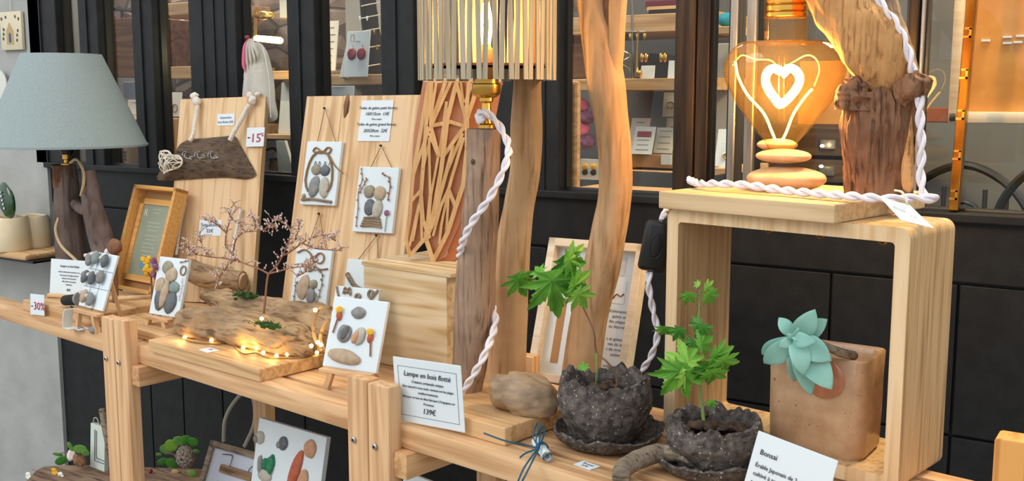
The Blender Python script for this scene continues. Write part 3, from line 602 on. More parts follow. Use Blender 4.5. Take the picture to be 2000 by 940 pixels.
# wall shelf with two planters at the left
a = W(115, 486, 2.07)
t = thing('wall_shelf', 'small wooden wall shelf on a black bracket, carrying two cream pots', 'shelf', (a.x, 2.105, a.z))
zt = Z(60, 500, 1.0); ZS = W(100, 500, 1.94).z
mk('board', box(nb(), W(116, 495, 2.04).x-.55, W(116, 495, 2.04).x, 1.92, 2.105, ZS-.024, ZS-.004, .008), M['oakX'], t, True)
x1 = W(70, 515, 1.94).x
g = nb(); box(g, x1-.5, x1, 1.93, 2.105, ZS-.032, ZS-.024, .001); mk('bracket', g, M['blackgloss'], t, True, False)
def pot(px, Y, r, h, lb, m):
    c = W(px, 480, Y); t = thing('cream_pot', lb, 'pot', (c.x, Y, ZS-.004), (0, 0, 0), 'cream pots on the wall shelf')
    f = lambda a, j, rr, z: (rr*(1+.02*math.cos(2*a+1)), z+.002*math.sin(3*a) if j > 2 else z)
    mk('body', lathe(nb(), [(r*.96, 0), (r, .004), (r*.97, h*.5), (r*.88, h*.96), (r*.85, h), (r*.8, h*.97), (r*.8, h*.85), (.001, h*.85)], 40, fn=f), M[m], t)
    return t
t = pot(22, 1.97, .068, .110, 'cream glazed pot with a small shell relief, at the front of the wall shelf', 'cream')
g = nb(); blob(g, (.01, -.061, .045), (.018, .005, .012), 3, .5, f=2.64); mk('shell_relief', g, M['stonew'], t)
pot(64, 2.05, .062, .105, 'cream glazed pot standing behind the one with the shell relief', 'cream')
c = W(14, 418, 1.97)
t = thing('green_glazed_sculpture', 'dark green glazed leaf-shaped piece standing in the front cream pot', 'sculpture', c)
g = nb(); blob(g, (0, 0, .045), (.042, .014, .062), 4, .12, Euler((0, rad(-22), 0))); mk('leaf_body', g, M['greenglaze'], t)
g = nb()
for i in range(5): blob(g, (.01-.004*i, -.016, .02+.013*i), (.004, .002, .004), i, .2, sub=2)
mk('glaze_dots', g, M['paper'], t)
# painted tile and round ornament on the wall
t = thing('painted_tile', 'square cream tile painted with a small house, hanging on the grey wall', 'tile', W(22, 95, 2.1))
x0, x1, z0, z1 = rect(-2, 24, 44, 97, 2.09); w = x1-x0
mk('tile', box(nb(), x0, x1, 2.09, 2.102, z0, z1, .003), mat('tile_glaze', 'd6cdb0', .4, c2='cfc6aa', scale=(20, 20, 20)), t, True)
def pp(u, v): return (x0+w*u, z0+(z1-z0)*v)
g = nb(); prism(g, [pp(.3, .15), pp(.62, .15), pp(.62, .5), pp(.46, .72), pp(.3, .5)], 2.0885, 2.091); mk('painted_house', g, mat('paint_sand', 'b99a72', .5), t, True, False)
g = nb(); prism(g, [pp(.42, .2), pp(.52, .2), pp(.52, .4), pp(.47, .46), pp(.42, .4)], 2.0875, 2.0895); mk('painted_door', g, mat('paint_blue', '2e5a78', .5), t, True, False)
g = nb()
for u, v in ((.14, .3), (.16, .42), (.18, .54), (.78, .25), (.8, .38), (.84, .5), (.3, .86), (.1, .82), (.75, .86), (.9, .8)): blob(g, (pp(u, v)[0], 2.089, pp(u, v)[1]), (.005, .001, .006), u*9, .3, sub=1)
mk('painted_sprigs', g, mat('paint_brown', '5a4030', .5), t, True)
mk('hanging_string', tube(nb(), [W(20, 25, 2.095), W(18, -30, 2.098)], .0012, 5), M['rope'], t, True)
c = W(0, 165, 2.09); g = nb(); lathe(g, [(.001, 0), (.045, .0), (.05, .004), (.05, .008), (.001, .010)], 40); g.transform(Matrix.Translation(c) @ Matrix.Rotation(rad(90), 4, 'X'))
solo('round_plate', g, M['paperdim'], 'pale round plate hanging on the grey wall, half hidden by the lampshade', 'plate')
# ================================================================ goods on the benches
def panel(name, label, cat, loc, yaw, tilt, roll, w, h, th=.008, m='canvas', group=None, bev=.0012):
    t = thing(name, label, cat, loc, (rad(tilt), rad(roll), rad(yaw)), group)
    mk('panel', box(nb(), 0, w, 0, th, 0, h, bev), M[m], t, False, False); t['w'] = w; t['h'] = h
    return t
def peb(t, u, v, ru, rv, kind, rot=0, amp=.12, name='pebble', y=.004, th=.006):
    w, h = t['w'], t['h']; g = nb(); blob(g, (u*w, -y*.5, v*h), (ru*w, th, rv*h), u*11+v*5, amp, Euler((0, rad(rot), 0)), 3, 1.1)
    return mk(name, g, PB[kind], t)
def sprig(t, pts, r=.0011, m='twig', buds=0, name='twig', size=.0022):
    w, h = t['w'], t['h']; P = [(u*w, -.003, v*h) for u, v in pts]; g = nb(); tube(g, P, r, 6, 16)
    if buds:
        C_ = catmull(P, buds)
        for i, c in enumerate(C_): blob(g, (c.x+(-1)**i*size, c.y-.001, c.z), (size*.7, size*.6, size*1.3), i, .2, Euler((0, rad(35*(-1)**i), 0)), 1)
    return mk(name, g, M[m], t)
def easel(t, w, drop, foot=.055, m='pineZ'):
    """little wooden easel in the canvas's own frame: ledge, two front legs, one rear leg"""
    e = None
    return e
def stand(label, loc, yaw, w, zl, group='small wooden easels'):
    """display easel: ledge at height zl, splayed front legs, rear strut"""
    t = thing('mini_easel', label, 'easel', loc, (0, 0, rad(yaw)), group)
    mk('ledge', box(nb(), 0, w, -.012, .008, zl-.007, zl, .001), M['pineX'], t, False, False)
    for s in (.22, .78):
        x = w*s; d = -.012 if s < .5 else .012
        g = nb(); prism(g, [(x-.006+d, 0), (x+.006+d, 0), (x+.006, zl-.006), (x-.006, zl-.006)], -.010, .0); mk('leg', g, M['pineZ'], t, False, False)
        g = nb(); prism(g, [(x-.004, zl-.006), (x+.004, zl-.006), (w*.5+.004+(x-w*.5)*.3, zl+.09), (w*.5-.004+(x-w*.5)*.3, zl+.09)], 0, .006, Matrix.Translation((0, .024, 0)) @ Matrix.Translation((0, 0, zl)) @ Matrix.Rotation(rad(-18), 4, 'X') @ Matrix.Translation((0, 0, -zl))); mk('upright', g, M['pineZ'], t, False, False)
    mk('rear_leg', tube(nb(), [(w*.5, .056, zl+.085), (w*.55, .085, 0)], .0055, 4), M['pineZ'], t, False, False)
    return t
zt = TOP
# --- riser planks
def plank(name, label, loc, yaw, w, d, h, m, cat='board', bev=.002):
    g = nb(); box(g, 0, w, 0, d, 0, h, bev); o = mk(name, g, M[m], None, smooth=False); o.location = loc; o.rotation_euler = (0, 0, rad(yaw)); return tag(o, label, cat)
plank('riser_board', 'oak board lying at the left end under the white price card and stick', (-2.525, 1.555, zt), -2.5, .33, .21, .029, 'oakX')
plank('riser_board', 'oak board lying under the small canvas with the stone couple', (-2.165, 1.535, zt), -8, .27, .20, .022, 'oakX')
plank('square_board', 'wide oak board under the long driftwood piece and fairy lights', (-1.885, 1.445, zt), -6.9, .395, .215, .026, 'oakX')
plank('riser_board', 'thick oak board under the driftwood lamp and the triangular stone', (-1.127, 1.376, zt), -8.1, .245, .20, .030, 'oakX')
ZB = zt+.026; ZL = zt+.030
# --- left table lamp
LB = Vector((W(140, 480, 1.80).x, 1.80, zt+.029)); Y = 1.80
t = thing('table_lamp', 'table lamp with blue-grey linen shade on two driftwood logs', 'lamp', LB)
mk('trunk', log(nb(), [Vector((W(x, y, Y).x, Y, W(x, y, Y).z)) for x, y in ((127, 322), (131, 380), (134, 440), (140, 520), (142, 560))][:4]+[Vector((W(144, 580, Y).x, Y, zt+.029))], [.030, .031, .036, .036, .034], 3, amp=.22), M['dw_lampw'], t, True)
g = log(nb(), [W(x, y, Y-.004) for x, y in ((124, 323), (124, 360), (124, 400))], [.031, .028, .012], 5, amp=.1, n=30); mk('bare_lit_wood', g, M['dw_lampl'], t, True)  # bare wood whose copper colour also holds the lamp's warm light
mk('side_branch', log(nb(), [W(173, 333, Y-.01), W(180, 390, Y-.01), W(192, 450, Y-.01), W(203, 520, Y-.03), Vector((W(206, 585, Y).x, Y-.05, zt+.029))], [.018, .026, .033, .030, .026], 9, amp=.16), M['dw_lampw'], t, True)
mk('bridge', log(nb(), [W(146, 398, Y), W(165, 410, Y-.005), W(184, 408, Y-.01)], [.014, .016, .012], 2, amp=.2, n=20), M['dw_lampw'], t, True)
c = W(130, 322, Y)
g = nb(); lathe(g, [(.015, 0), (.015, .004), (.007, .006), (.006, .014), (.010, .016), (.010, .03)], 24, c); mk('brass_nipple', g, M['brass'], t, True)
c2 = W(131, 302, Y); g = nb(); lathe(g, [(.015, 0), (.022, .022), (.022, .034), (.001, .034)], 24, c2); mk('socket', g, M['blackgloss'], t, True)
zb_, zt_ = W(131, 285, Y).z, W(118, 106, Y).z; sc = Vector((W(128, 250, Y).x, Y, 0))
rb = pxm(151, W(130, 285, Y)); rt = pxm(74, W(118, 110, Y))
g = nb(); lathe(g, [(rb, zb_), (rt, zt_), (rt-.003, zt_), (rb-.003, zb_+.001)], 96, sc)
o = mk('lamp_shade', g, M['shade'], t, True)
g = nb(); lathe(g, [(rb-.003, zb_+.001), (rt-.004, zt_-.001), (rt-.005, zt_-.001), (rb-.0045, zb_+.001)], 96, sc); mk('shade_lining', g, M['shadein'], o, True)
g = nb(); lathe(g, [(rb+.0006, zb_-.001), (rb+.0006, zb_+.005), (rb-.005, zb_+.005), (rb-.005, zb_-.001)], 96, sc); mk('hem', g, M['shade'], o, True)
mk('flex', tube(nb(), [W(137, 318, Y-.02), W(150, 312, Y-.03), W(163, 335, Y-.03), W(163, 360, Y-.035), W(158, 382, Y-.03)], .004, 8, 30), M['beigecord'], t, True)
mk('flex', tube(nb(), [W(115, 425, Y-.03), W(109, 450, Y-.035), W(120, 480, Y-.035), W(150, 510, Y-.04), W(165, 530, Y-.04)], .0045, 8, 30), M['beigecord'], t, True)
ll = bpy.data.lights.new('lamp_light', 'POINT'); ll.energy = 1.3; ll.color = (1, .72, .42); ll.shadow_soft_size = .03; lo = bpy.data.objects.new('lamp_light', ll); COL.objects.link(lo); lo.location = (sc.x, sc.y, zb_+.07)
g = nb(); blob(g, (sc.x, sc.y, zb_+.055), (.02, .02, .03), 1, 0); mk('bulb', g, emis('lamp_bulb', 'ffc880', 5), t, True)
# --- price card 80
t = panel('price_card', 'white price card headed Lampes en bois flotté behind the row of stone magnets', 'sign', (-2.515, 1.625, zt+.03), 4, -8, -1.5, .150, .098, .0012, 'paper')
text([('Lampes en bois flotté', .075, .078, .0085, 'CENTER'), ('Création artisanale, pièce unique faite à la main', .075, .064, .0046, 'CENTER'), ('bois ramassé sur les plages du littoral', .075, .055, .0048, 'CENTER'), ('abat-jour en lin lavé gris bleu', .075, .047, .0048, 'CENTER'), ('câble textile et interrupteur', .075, .039, .0048, 'CENTER'), ('douille laiton', .075, .031, .0048, 'CENTER'), ('80€', .075, .016, .009, 'CENTER')], t, M['ink'], shear=.25)
# --- discount cards
t = panel('discount_card', 'white tag reading -30% in red leaning on the left board', 'sign', (-2.462, 1.535, zt+.001), 2, -4, -1.5, .056, .053, .0012, 'paper')
text([('-', .004, .016, .026, 'LEFT')], t, M['ink'], 'minus_sign'); text([('30%', .014, .014, .028, 'LEFT')], t, M['red'])
# --- sticks
g = log(nb(), [Z(60, 583, zt+.035)+Vector((0, .05, 0)), W(200, 584, 1.66), W(330, 578, 1.66)], [.006, .007, .005], 4, 10, 40, .1)
solo('driftwood_stick', g, M['stonew'], 'long pale stick lying across the left boards behind the cards', 'stick')
# --- magnets board on easel
mt = panel('magnet_board', 'white board with three rows of grey stone magnets on an easel', 'board', (-2.236, 1.519, .952), -6, -20, .5, .108, .135, .006, 'canvas')
g = nb()
for v in (.36, .68): box(g, 0, .108, -.0006, .0004, .135*v, .135*v+.0012)
for u in (.3, .62): box(g, .108*u, .108*u+.0008, -.0006, .0004, 0, .135)
mk('ruled_line', g, M['greyink'], mt, False, False)
for i, (u, v) in enumerate(((-.02, .84), (.22, .89), (.62, .86), (.02, .52), (.30, .52), (.62, .57), (.20, .18), (.48, .15))):
    k = ('grey', 'teal', 'slate', 'slate', 'slate', 'grey', 'tan', 'grey')[i]
    pz = peb(mt, u+.08, v, .10, .125, k, -8+5*i % 17, .1, 'stone_magnet', .02, .008)
    w_, h_ = mt['w'], mt['h']; g = nb(); blob(g, ((u-.03)*w_, -.013, (v+.05)*h_), (.004, .006, .005), i, .3, sub=2); mk('beak', g, M['bud'], pz)
stand('small pine easel holding the board of grey stone magnets', (-2.236, 1.512, zt), -6, .115, .047)
# black binding thing with disc
t = thing('binder_clip', 'black cylindrical cap with a grey disc on its end, below the white price card', 'clip', W(142, 598, 1.56))
c = W(140, 585, 1.545)
mk('cap', tube(nb(), [W(124, 587, 1.56), W(128, 587, 1.555), W(150, 585, 1.55), W(154, 585, 1.55)], [.006, .013, .014, .010], 18), M['bust'], t, True)
mk('disc', tube(nb(), [W(154, 584, 1.549), W(158, 584, 1.547)], .017, 24), PB['grey'], t, True)
mk('post', tube(nb(), [W(139, 600, 1.55), Vector((W(137, 634, 1.50).x, 1.53, zt+.03))], .003, 8), M['gunmetal'], t, True)
# curved metal tag
g = nb(); pr = [(122, 640), (124, 622), (132, 604), (138, 598)]; q = [Z(122, 641, zt+.001), Z(142, 634, zt+.001)]
P = [(0, 0), (.028, .003), (.003, .006), (.006, .030), (.016, .048), (.013, .050), (.002, .032)]
prism(g, [(0, 0), (.034, 0), (.034, .0015), (.002, .0015), (.005, .024), (.016, .046), (.014, .047), (.002, .025)], -.0, .024)
o = solo('folded_tag', g, M['paperdim'], 'curved pale folded tag standing on the rail near the left easel', 'tag', world=False); o.location = Z(122, 641, zt+.001); o.rotation_euler = (0, 0, rad(-8))
def flat_label(px, py, z, w, d, yaw, label, txt):
    p = Z(px, py, z); t = thing('price_label', label, 'label', p, (rad(-90), 0, rad(yaw)), 'small flat price labels')
    mk('label_card', box(nb(), 0, w, 0, .001, 0, d, .0002), M['paper'], t, False, False)
    text([(s, w/2, d*(.62-.36*i), d*.34, 'CENTER') for i, s in enumerate(txt)], t, M['ink'], y=-.0006); return t
def flat2(px, py, z, w, d, yaw, label, txt, group='small flat price labels'):
    p = Z(px, py, z+.0005); t = thing('price_label', label, 'label', p, (0, 0, rad(yaw)))
    mk('label_card', box(nb(), 0, w, 0, d, 0, .001), M['paper'], t, False, False)
    out = nb()
    for i, s in enumerate(txt):
        cu = bpy.data.curves.new('t', 'FONT'); cu.body = s; cu.size = d*.36; cu.align_x = 'CENTER'; cu.extrude = .0001; cu.resolution_u = 2
        ob = bpy.data.objects.new('t', cu); COL.objects.link(ob); me = ob.to_mesh(); b = bmesh.new(); b.from_mesh(me); ob.to_mesh_clear(); b.transform(Matrix.Translation((w/2, d*(.58-.4*i), .0012)))
        tm = bpy.data.meshes.new('t'); b.to_mesh(tm); b.free(); out.from_mesh(tm); bpy.data.objects.remove(ob); bpy.data.curves.remove(cu); bpy.data.meshes.remove(tm)
    mk('lettering', out, M['ink'], t, smooth=False)
flat2(141, 642, zt, .034, .026, -8, 'small white label lying on the rail before the left easel', ['Oiseau', '8€'])
flat2(388, 684, ZB, .036, .026, -12, 'small white label lying on the board before the long driftwood', ['35€'])
flat2(1120, 908, zt, .034, .022, -14, 'small white label lying on the bench before the left clay saucer', ['Bonsaï', '35€'])
solo('grey_pebble', blob(nb(), Z(184, 644, zt+.006), (.013, .012, .010), 3, .15), PB['grey'], 'grey pebble on the rail beside the left post', 'pebble')
# --- honey coloured box frame with certificate
fb = Vector((-2.561, 1.80, zt+.029)); w, h = .172, .27; dp = .040; fr = .010
t = thing('box_frame', 'honey-coloured wooden box frame holding a sage green printed text', 'frame', (-2.492, 1.790, zt+.03), (rad(-18.5), 0, rad(-5)))
t.scale = (1.16, 1, 1.09)
g = nb(); box(g, 0, w, 0, dp, h-fr, h, .001); box(g, 0, w, 0, dp, 0, fr, .001); box(g, 0, fr, 0, dp, 0, h, .001); box(g, w-fr, w, 0, dp, 0, h, .001); mk('outer_box', g, M['frameO'], t, False, False)
g = nb(); i0 = .014; box(g, i0, w-i0, .022, .03, h-.045, h-.03); box(g, i0, w-i0, .022, .03, .028, .043); box(g, i0, i0+.015, .022, .03, .028, h-.03); box(g, w-i0-.015, w-i0, .022, .03, .028, h-.03); mk('inner_frame', g, M['frameO'], t, False, False)
mk('backing', box(nb(), fr, w-fr, dp-.004, dp, fr, h-fr), M['kraft'], t, False, False)
mk('print', box(nb(), .028, w-.028, .026, .030, .042, h-.044), M['sagepaper'], t, False, False)
text([('R', .036, .195, .026, 'LEFT')]+[(s, w/2, z_, .0058, 'CENTER') for s, z_ in (('le petit atelier', .212), ('du littoral', .203), ('Chaque pièce est faite', .178), ('à la main avec des bois', .168), ('flottés ramassés', .158), ('sur les plages proches', .144), ('puis lavés, séchés', .134), ('et assemblés avec soin', .124), ('galets, fleurs séchées', .114), ('sans colorant ni vernis', .104), ('toujours uniques', .094))], t, M['lightink'], y=.0255)
mk('photo_print', box(nb(), .07, .105, .0245, .026, .064, .078), mat('photo_blue', '5f94a8', .4), t, False, False)
t = thing('dried_flowers', 'small bunch of yellow and purple dried flowers beside the honey box frame', 'flowers', W(293, 545, 1.60))
for i, (x, y, c) in enumerate(((286, 510, 'yellow'), (290, 525, 'yellow'), (286, 538, 'yellow'), (296, 532, 'yellow'), (301, 512, 'purple'), (306, 524, 'purple'), (303, 538, 'purple'))):
    g = nb(); p = W(x, y, 1.60)
    for k in range(5): blob(g, p+Vector((random.uniform(-.006, .006), random.uniform(-.006, .006), random.uniform(-.007, .007))), (.006, .006, .007), k+i, .4, sub=1)
    mk('flower', g, M[c], t, True)
g = nb(); tube(g, [W(295, 535, 1.605), Vector((W(297, 585, 1.605).x, 1.605, zt+.024))], .0025, 6); mk('stem', g, M['stembrown'], t, True)
t = thing('round_ornament', 'brown glossy ball with a pale base beside the lamp foot', 'ornament', W(222, 505, 1.66))
mk('ball', blob(nb(), W(224, 482, 1.66), (.019, .018, .020), 2, .15), M['dw_brown'], t, True)
mk('tuft', blob(nb(), W(212, 494, 1.655), (.012, .01, .010), 5, .5), M['bud'], t, True)
mk('neck', tube(nb(), [W(222, 490, 1.662), Vector((W(224, 560, 1.662).x, 1.662, zt+.029))], .008, 10), M['dw_brown'], t, True)
# --- tall pine display boards
def tall(name, label, loc, yaw, tilt, roll, w, h, th=.02):
    t = thing(name, label, 'board', loc, (rad(tilt), rad(roll), rad(yaw)))
    n = 3
    for i in range(n): mk('stave', box(nb(), w*i/n+(0 if i == 0 else .0002), w*(i+1)/n, 0, th, 0, h, .0008), M['boardZ'], t, False, False)
    return t
B1 = tall('display_board', 'left tall pine display board with the hanging driftwood sign', (-2.319, 1.838, zt), 17, -14.6, -1.9, .265, .563)
def bpt(B, u, v, y=0): return wm(B) @ Vector((u, y, v))
def oncb(B, px, py, y=0):
    """point of the board's face (offset y towards the back) seen at a pixel"""
    m = wm(B); n = m.to_3x3() @ Vector((0, 1, 0)); o = m @ Vector((0, y, 0)); d = ray(px, py)
    return CAM + d*((o-CAM).dot(n)/d.dot(n))
# driftwood sign hung with two ropes
t = thing('driftwood_sign', 'dark driftwood plank hung from white ropes, with curled wire lettering', 'sign', oncb(B1, 400, 340, -.03))
P = [(306, 346), (318, 325), (340, 300), (352, 282), (372, 272), (400, 270), (435, 267), (458, 266), (470, 285), (484, 310), (498, 335), (498, 344), (480, 350), (440, 347), (390, 349), (345, 352), (312, 353)]
g = nb(); n3 = (wm(B1).to_3x3() @ Vector((0, -1, 0)))
base = [oncb(B1, x, y, -.004) for x, y in P]; cen = sum(base, Vector())/len(base)
def sculpt(loop, cen, nrm, th, rings=10, amp=.004, seed=0, gr=None, k=2.4):
    """a weathered slab: outline resampled, domed towards the viewer, with grooves along gr"""
    bm = nb(); pts = catmull(loop+[loop[0]], 110)[:-1]; R_ = []
    for j in range(rings+1):
        f = 1-(j/rings)**1.3; hh = th*(1-f**k)
        ring = []
        for p in pts:
            q = cen+(p-cen)*f; s = gr if gr else Vector((1, 0, .1))
            al = q.dot(s); ac = (q-s*al)
            nn = noise.noise(Vector((al*9+seed, ac.x*70, ac.z*75+ac.y*40)))+.6*noise.noise(Vector((al*25+seed, ac.x*190, ac.z*200)))
            ring.append(bm.verts.new(q+nrm*(hh+amp*nn*(1 if j else .3))))
        R_.append(ring)
    m = len(pts)
    for j in range(rings):
        for i in range(m): bm.faces.new((R_[j][i], R_[j][(i+1) % m], R_[j+1][(i+1) % m], R_[j+1][i]))
    b = [bm.verts.new(p) for p in pts]
    for i in range(m): bm.faces.new((b[i], b[(i+1) % m], R_[0][(i+1) % m], R_[0][i]))
    bm.faces.new(b); return bm
mk('plank', sculpt(base, cen, n3, .026, seed=2), M['dw_dark'], t, True, angle=60)
mk('rope', tube(nb(), [oncb(B1, 371, 276, -.03), oncb(B1, 377, 262, -.024), oncb(B1, 382, 230, -.014), oncb(B1, 386, 206, -.012)], .0058, 9, 24), M['rope'], t, True)
mk('rope', tube(nb(), [oncb(B1, 449, 275, -.03), oncb(B1, 455, 262, -.026), oncb(B1, 472, 232, -.016), oncb(B1, 487, 204, -.012)], .0064, 9, 24), M['rope'], t, True)
for i, (x, y) in enumerate(((382, 190), (492, 188))):
    g = nb(); blob(g, oncb(B1, x+2, y+8, -.012), (.012, .010, .013), i, .3); blob(g, oncb(B1, x-4, y-2, -.012), (.010, .008, .010), i+3, .4); blob(g, oncb(B1, x+6*(i*2-1)+6, y-4, -.010), (.010, .007, .006), i+6, .4); mk('knot', g, M['rope'], t, True)
def curl(pp, r=.0012): return tube(nb(), [oncb(B1, x, y, -.034) for x, y in pp], r, 6, 24)
for pp in (((357, 304), (357, 298), (364, 297), (360, 304), (364, 309), (372, 310), (376, 306), (370, 307), (374, 312)), ((380, 306), (382, 298), (392, 296), (386, 299), (386, 306), (391, 309), (400, 307), (397, 303), (392, 307)), ((406, 306), (408, 298), (416, 296), (411, 299), (412, 306), (417, 310), (424, 307), (420, 305), (416, 309), (427, 308))): mk('wire_letter', curl(pp), M['chrome'], t, True)
h_ = thing('wicker_heart', 'white wicker heart hung at the left end of the driftwood sign', 'heart', oncb(B1, 332, 338, -.04))
def heart(s, cx_, cz_, rot=0, n=40):
    out = []
    for k in range(n):
        a = 2*math.pi*k/n; x = 16*math.sin(a)**3; z = 13*math.cos(a)-5*math.cos(2*a)-2*math.cos(3*a)-math.cos(4*a)
        c, q = math.cos(rot), math.sin(rot); out.append((cx_+s*(x*c-z*q)/17, cz_+s*(x*q+z*c)/17))
    return out
H = heart(25, 331, 316, rad(-25)); H = [(x, 632-y) for x, y in H]
g = nb(); tube(g, [oncb(B1, x, y, -.036) for x, y in H+H[:1]], .0022, 6); random.seed(3)
for k in range(26):
    a, b = random.sample(H, 2)
    p, q = oncb(B1, *a, -.034), oncb(B1, *b, -.034); mdl = (p+q)/2+n3*.016; tube(g, [p, mdl, q], .0013, 5, 6)
mk('wicker', g, M['wicker'], h_, True)
# small labels on board
def onboard(B, name, px0, py0, px1, py1, label, txt, m='paper', inkm='blueink', cat='label', y=-.0012, sz=.3):
    m_ = wm(B).inverted(); a = m_ @ oncb(B, px0, py1); b = m_ @ oncb(B, px1, py0); w_, h_2 = b.x-a.x, b.z-a.z
    t = thing(name, label, cat, wm(B) @ Vector((a.x, y, a.z)), B.rotation_euler)
    mk('label_card', box(nb(), 0, w_, 0, .001, 0, h_2), M[m], t, False, False)
    if txt: text([(s, w_/2, h_2*(.6-.38*i), h_2*sz, 'CENTER') for i, s in enumerate(txt)], t, M[inkm])
    return t
onboard(B1, 'price_label', 424, 222, 459, 246, 'small white handwritten label above the driftwood sign', ['Suspension', 'bois flotté 25€'], sz=.24)
onboard(B1, 'price_label', 388, 430, 434, 461, 'small white handwritten label low on the left display board', ['Suspension', '22€'])
g0 = onboard(B1, 'discount_card', 483, 250, 520, 288, 'white tag reading -15% in red at the right edge of the left display board', None, cat='sign', y=-.008)
text([('-', .003, .018, .03, 'LEFT')], g0, M['ink'], 'minus_sign'); text([('15', .012, .012, .034, 'LEFT')], g0, M['red']); text([('%', .043, .028, .014, 'LEFT')], g0, M['red'], 'percent_sign')
# second hanging: horizontal log on two white ropes
t = thing('hanging_log', 'peeled driftwood log hung from two thin white ropes behind the dry twigs', 'log', oncb(B1, 420, 545, -.05))
mk('log', log(nb(), [oncb(B1, 368, 525, -.045), oncb(B1, 395, 537, -.045), oncb(B1, 430, 545, -.045), oncb(B1, 474, 550, -.045)], [.028, .030, .029, .026], 6, amp=.06, ks=3), M['dw_pale'], t, True)
mk('end_grain', tube(nb(), [oncb(B1, 472, 549.5, -.045), oncb(B1, 477, 550.5, -.045)], [.024, .020], 24), M['stonew'], t, True)
mk('rope', tube(nb(), [oncb(B1, 344, 498, -.02), oncb(B1, 352, 440, -.012), oncb(B1, 362, 395, -.008)], .0042, 8, 16), M['rope'], t, True)
mk('rope', tube(nb(), [oncb(B1, 450, 510, -.03), oncb(B1, 462, 450, -.014), oncb(B1, 471, 408, -.008)], .0042, 8, 16), M['rope'], t, True)
mk('crook', log(nb(), [oncb(B1, 478, 590, -.03), oncb(B1, 486, 560, -.03), oncb(B1, 480, 535, -.03)], [.004, .004, .003], 2, 10, 20), M['dw_pale'], t, True)
# --- right display board with canvases
B2 = tall('display_board', 'right tall pine display board hung with white stone pictures', (-1.860, 1.812, zt), 6.5, -14.3, -.6, .337, .570)
mk('bark_patch', blob(nb(), (.125, -.001, .545), (.008, .002, .028), 3, .3), M['dw_brown'], B2)
def hung(px, loop, label, deco, nail):
    """canvas hanging on B2; px = (TL, TR, BR, BL) pixels"""
    m_ = wm(B2).inverted(); q = [m_ @ oncb(B2, x, y, -.012) for x, y in px]
    x0 = (q[0].x+q[3].x)/2; x1 = (q[1].x+q[2].x)/2; z1 = (q[0].z+q[1].z)/2; z0 = (q[2].z+q[3].z)/2
    t = thing('pebble_picture', label, 'picture', wm(B2) @ Vector((x0, -.012, z0)), B2.rotation_euler, 'pebble pictures hung on the right display board'); w_, h_2 = x1-x0, z1-z0
    t['w'] = w_; t['h'] = h_2; mk('panel', box(nb(), 0, w_, 0, .011, 0, h_2, .0012), M['canvas'], t, False, False)
    nl = m_ @ oncb(B2, *nail, -.006)
    mk('string', tube(nb(), [(w_*.25, .006, h_2), (nl.x-x0, .006, nl.z-z0), (w_*.78, .006, h_2)], .0011, 5), M['jute'], t)
    mk('nail', blob(nb(), (nl.x-x0, .003, nl.z-z0), (.003, .005, .003), 1, .1, sub=2), M['gunmetal'], t)
    deco(t); return t
def d1(t):
    w_, h_2 = t['w'], t['h']
    ring = [(.5+.37*math.sin(a)*(1 if math.sin(a) > 0 else 1), .50-.40*math.cos(a)) for a in [rad(k) for k in range(45, 330, 12)]]
    sprig(t, [(.22, .2), (.1, .35), (.13, .6), (.25, .78), (.45, .84), (.65, .8), (.82, .6), (.86, .35), (.78, .22), (.7, .16)], .0026, 'jute', name='rope_ring')
    sprig(t, [(.45, .84), (.30, .90), (.22, .84), (.35, .82), (.5, .82), (.62, .9), (.74, .88), (.66, .80), (.5, .83)], .0022, 'jute', name='bow')
    sprig(t, [(.7, .78), (.9, .62), (1.15, .50)], .0018, 'jute', name='loose_end')
    peb(t, .37, .28, .15, .17, 'grey', 8); peb(t, .66, .27, .14, .17, 'pale', -4); peb(t, .37, .55, .14, .085, 'olive'); peb(t, .62, .54, .14, .085, 'slate')
    sprig(t, [(.06, .07), (.4, .085), (.92, .05)], .004, 'bark', name='driftwood_perch')
    for u in (.3, .42, .58, .72): sprig(t, [(u, .62), (u+.03, .68), (u+.06, .62)], .0007, 'gunmetal', name='wire_ear')
    peb(t, .1, .13, .05, .04, 'tan', name='wood_chip')
hung(((600, 276), (665, 277), (656, 402), (586, 399)), None, 'upper left stone picture: two pebble owls inside a rope ring', d1, (635, 212))
def d2(t):
    peb(t, .33, .62, .14, .10, 'olive'); peb(t, .60, .60, .15, .11, 'tan'); peb(t, .38, .38, .13, .13, 'slate'); peb(t, .58, .36, .13, .14, 'pale')
    for i in range(4): sprig(t, [(.22+.02*i, .09+.04*i), (.5, .10+.04*i), (.74-.02*i, .085+.04*i)], .0032, 'bark' if i % 2 else 'dw_pale', name='driftwood_layer')
    sprig(t, [(.1, .08), (.1, .35), (.06, .6), (.12, .8), (.06, .97)], .001, 'twig', 8); sprig(t, [(.1, .6), (.2, .75), (.24, .82)], .001, 'twig', 5)
    sprig(t, [(.82, .5), (.84, .7), (.78, .84), (.6, .9)], .0012, 'twig', 6, size=.003); sprig(t, [(.84, .02), (.84, .25)], .001, 'stem'); 
    g = nb()
    for k in range(5): blob(g, (t['w']*(.84+.03*math.cos(k)), -.005, t['h']*(.30+.02*math.sin(k*2))), (.004, .003, .005), k, .4, sub=1)
    mk('dried_flower', g, M['purple'], t)
hung(((699, 326), (777, 327), (768, 457), (691, 452)), None, 'middle right stone picture: two pebble birds side by side on a stack of driftwood', d2, (745, 285))
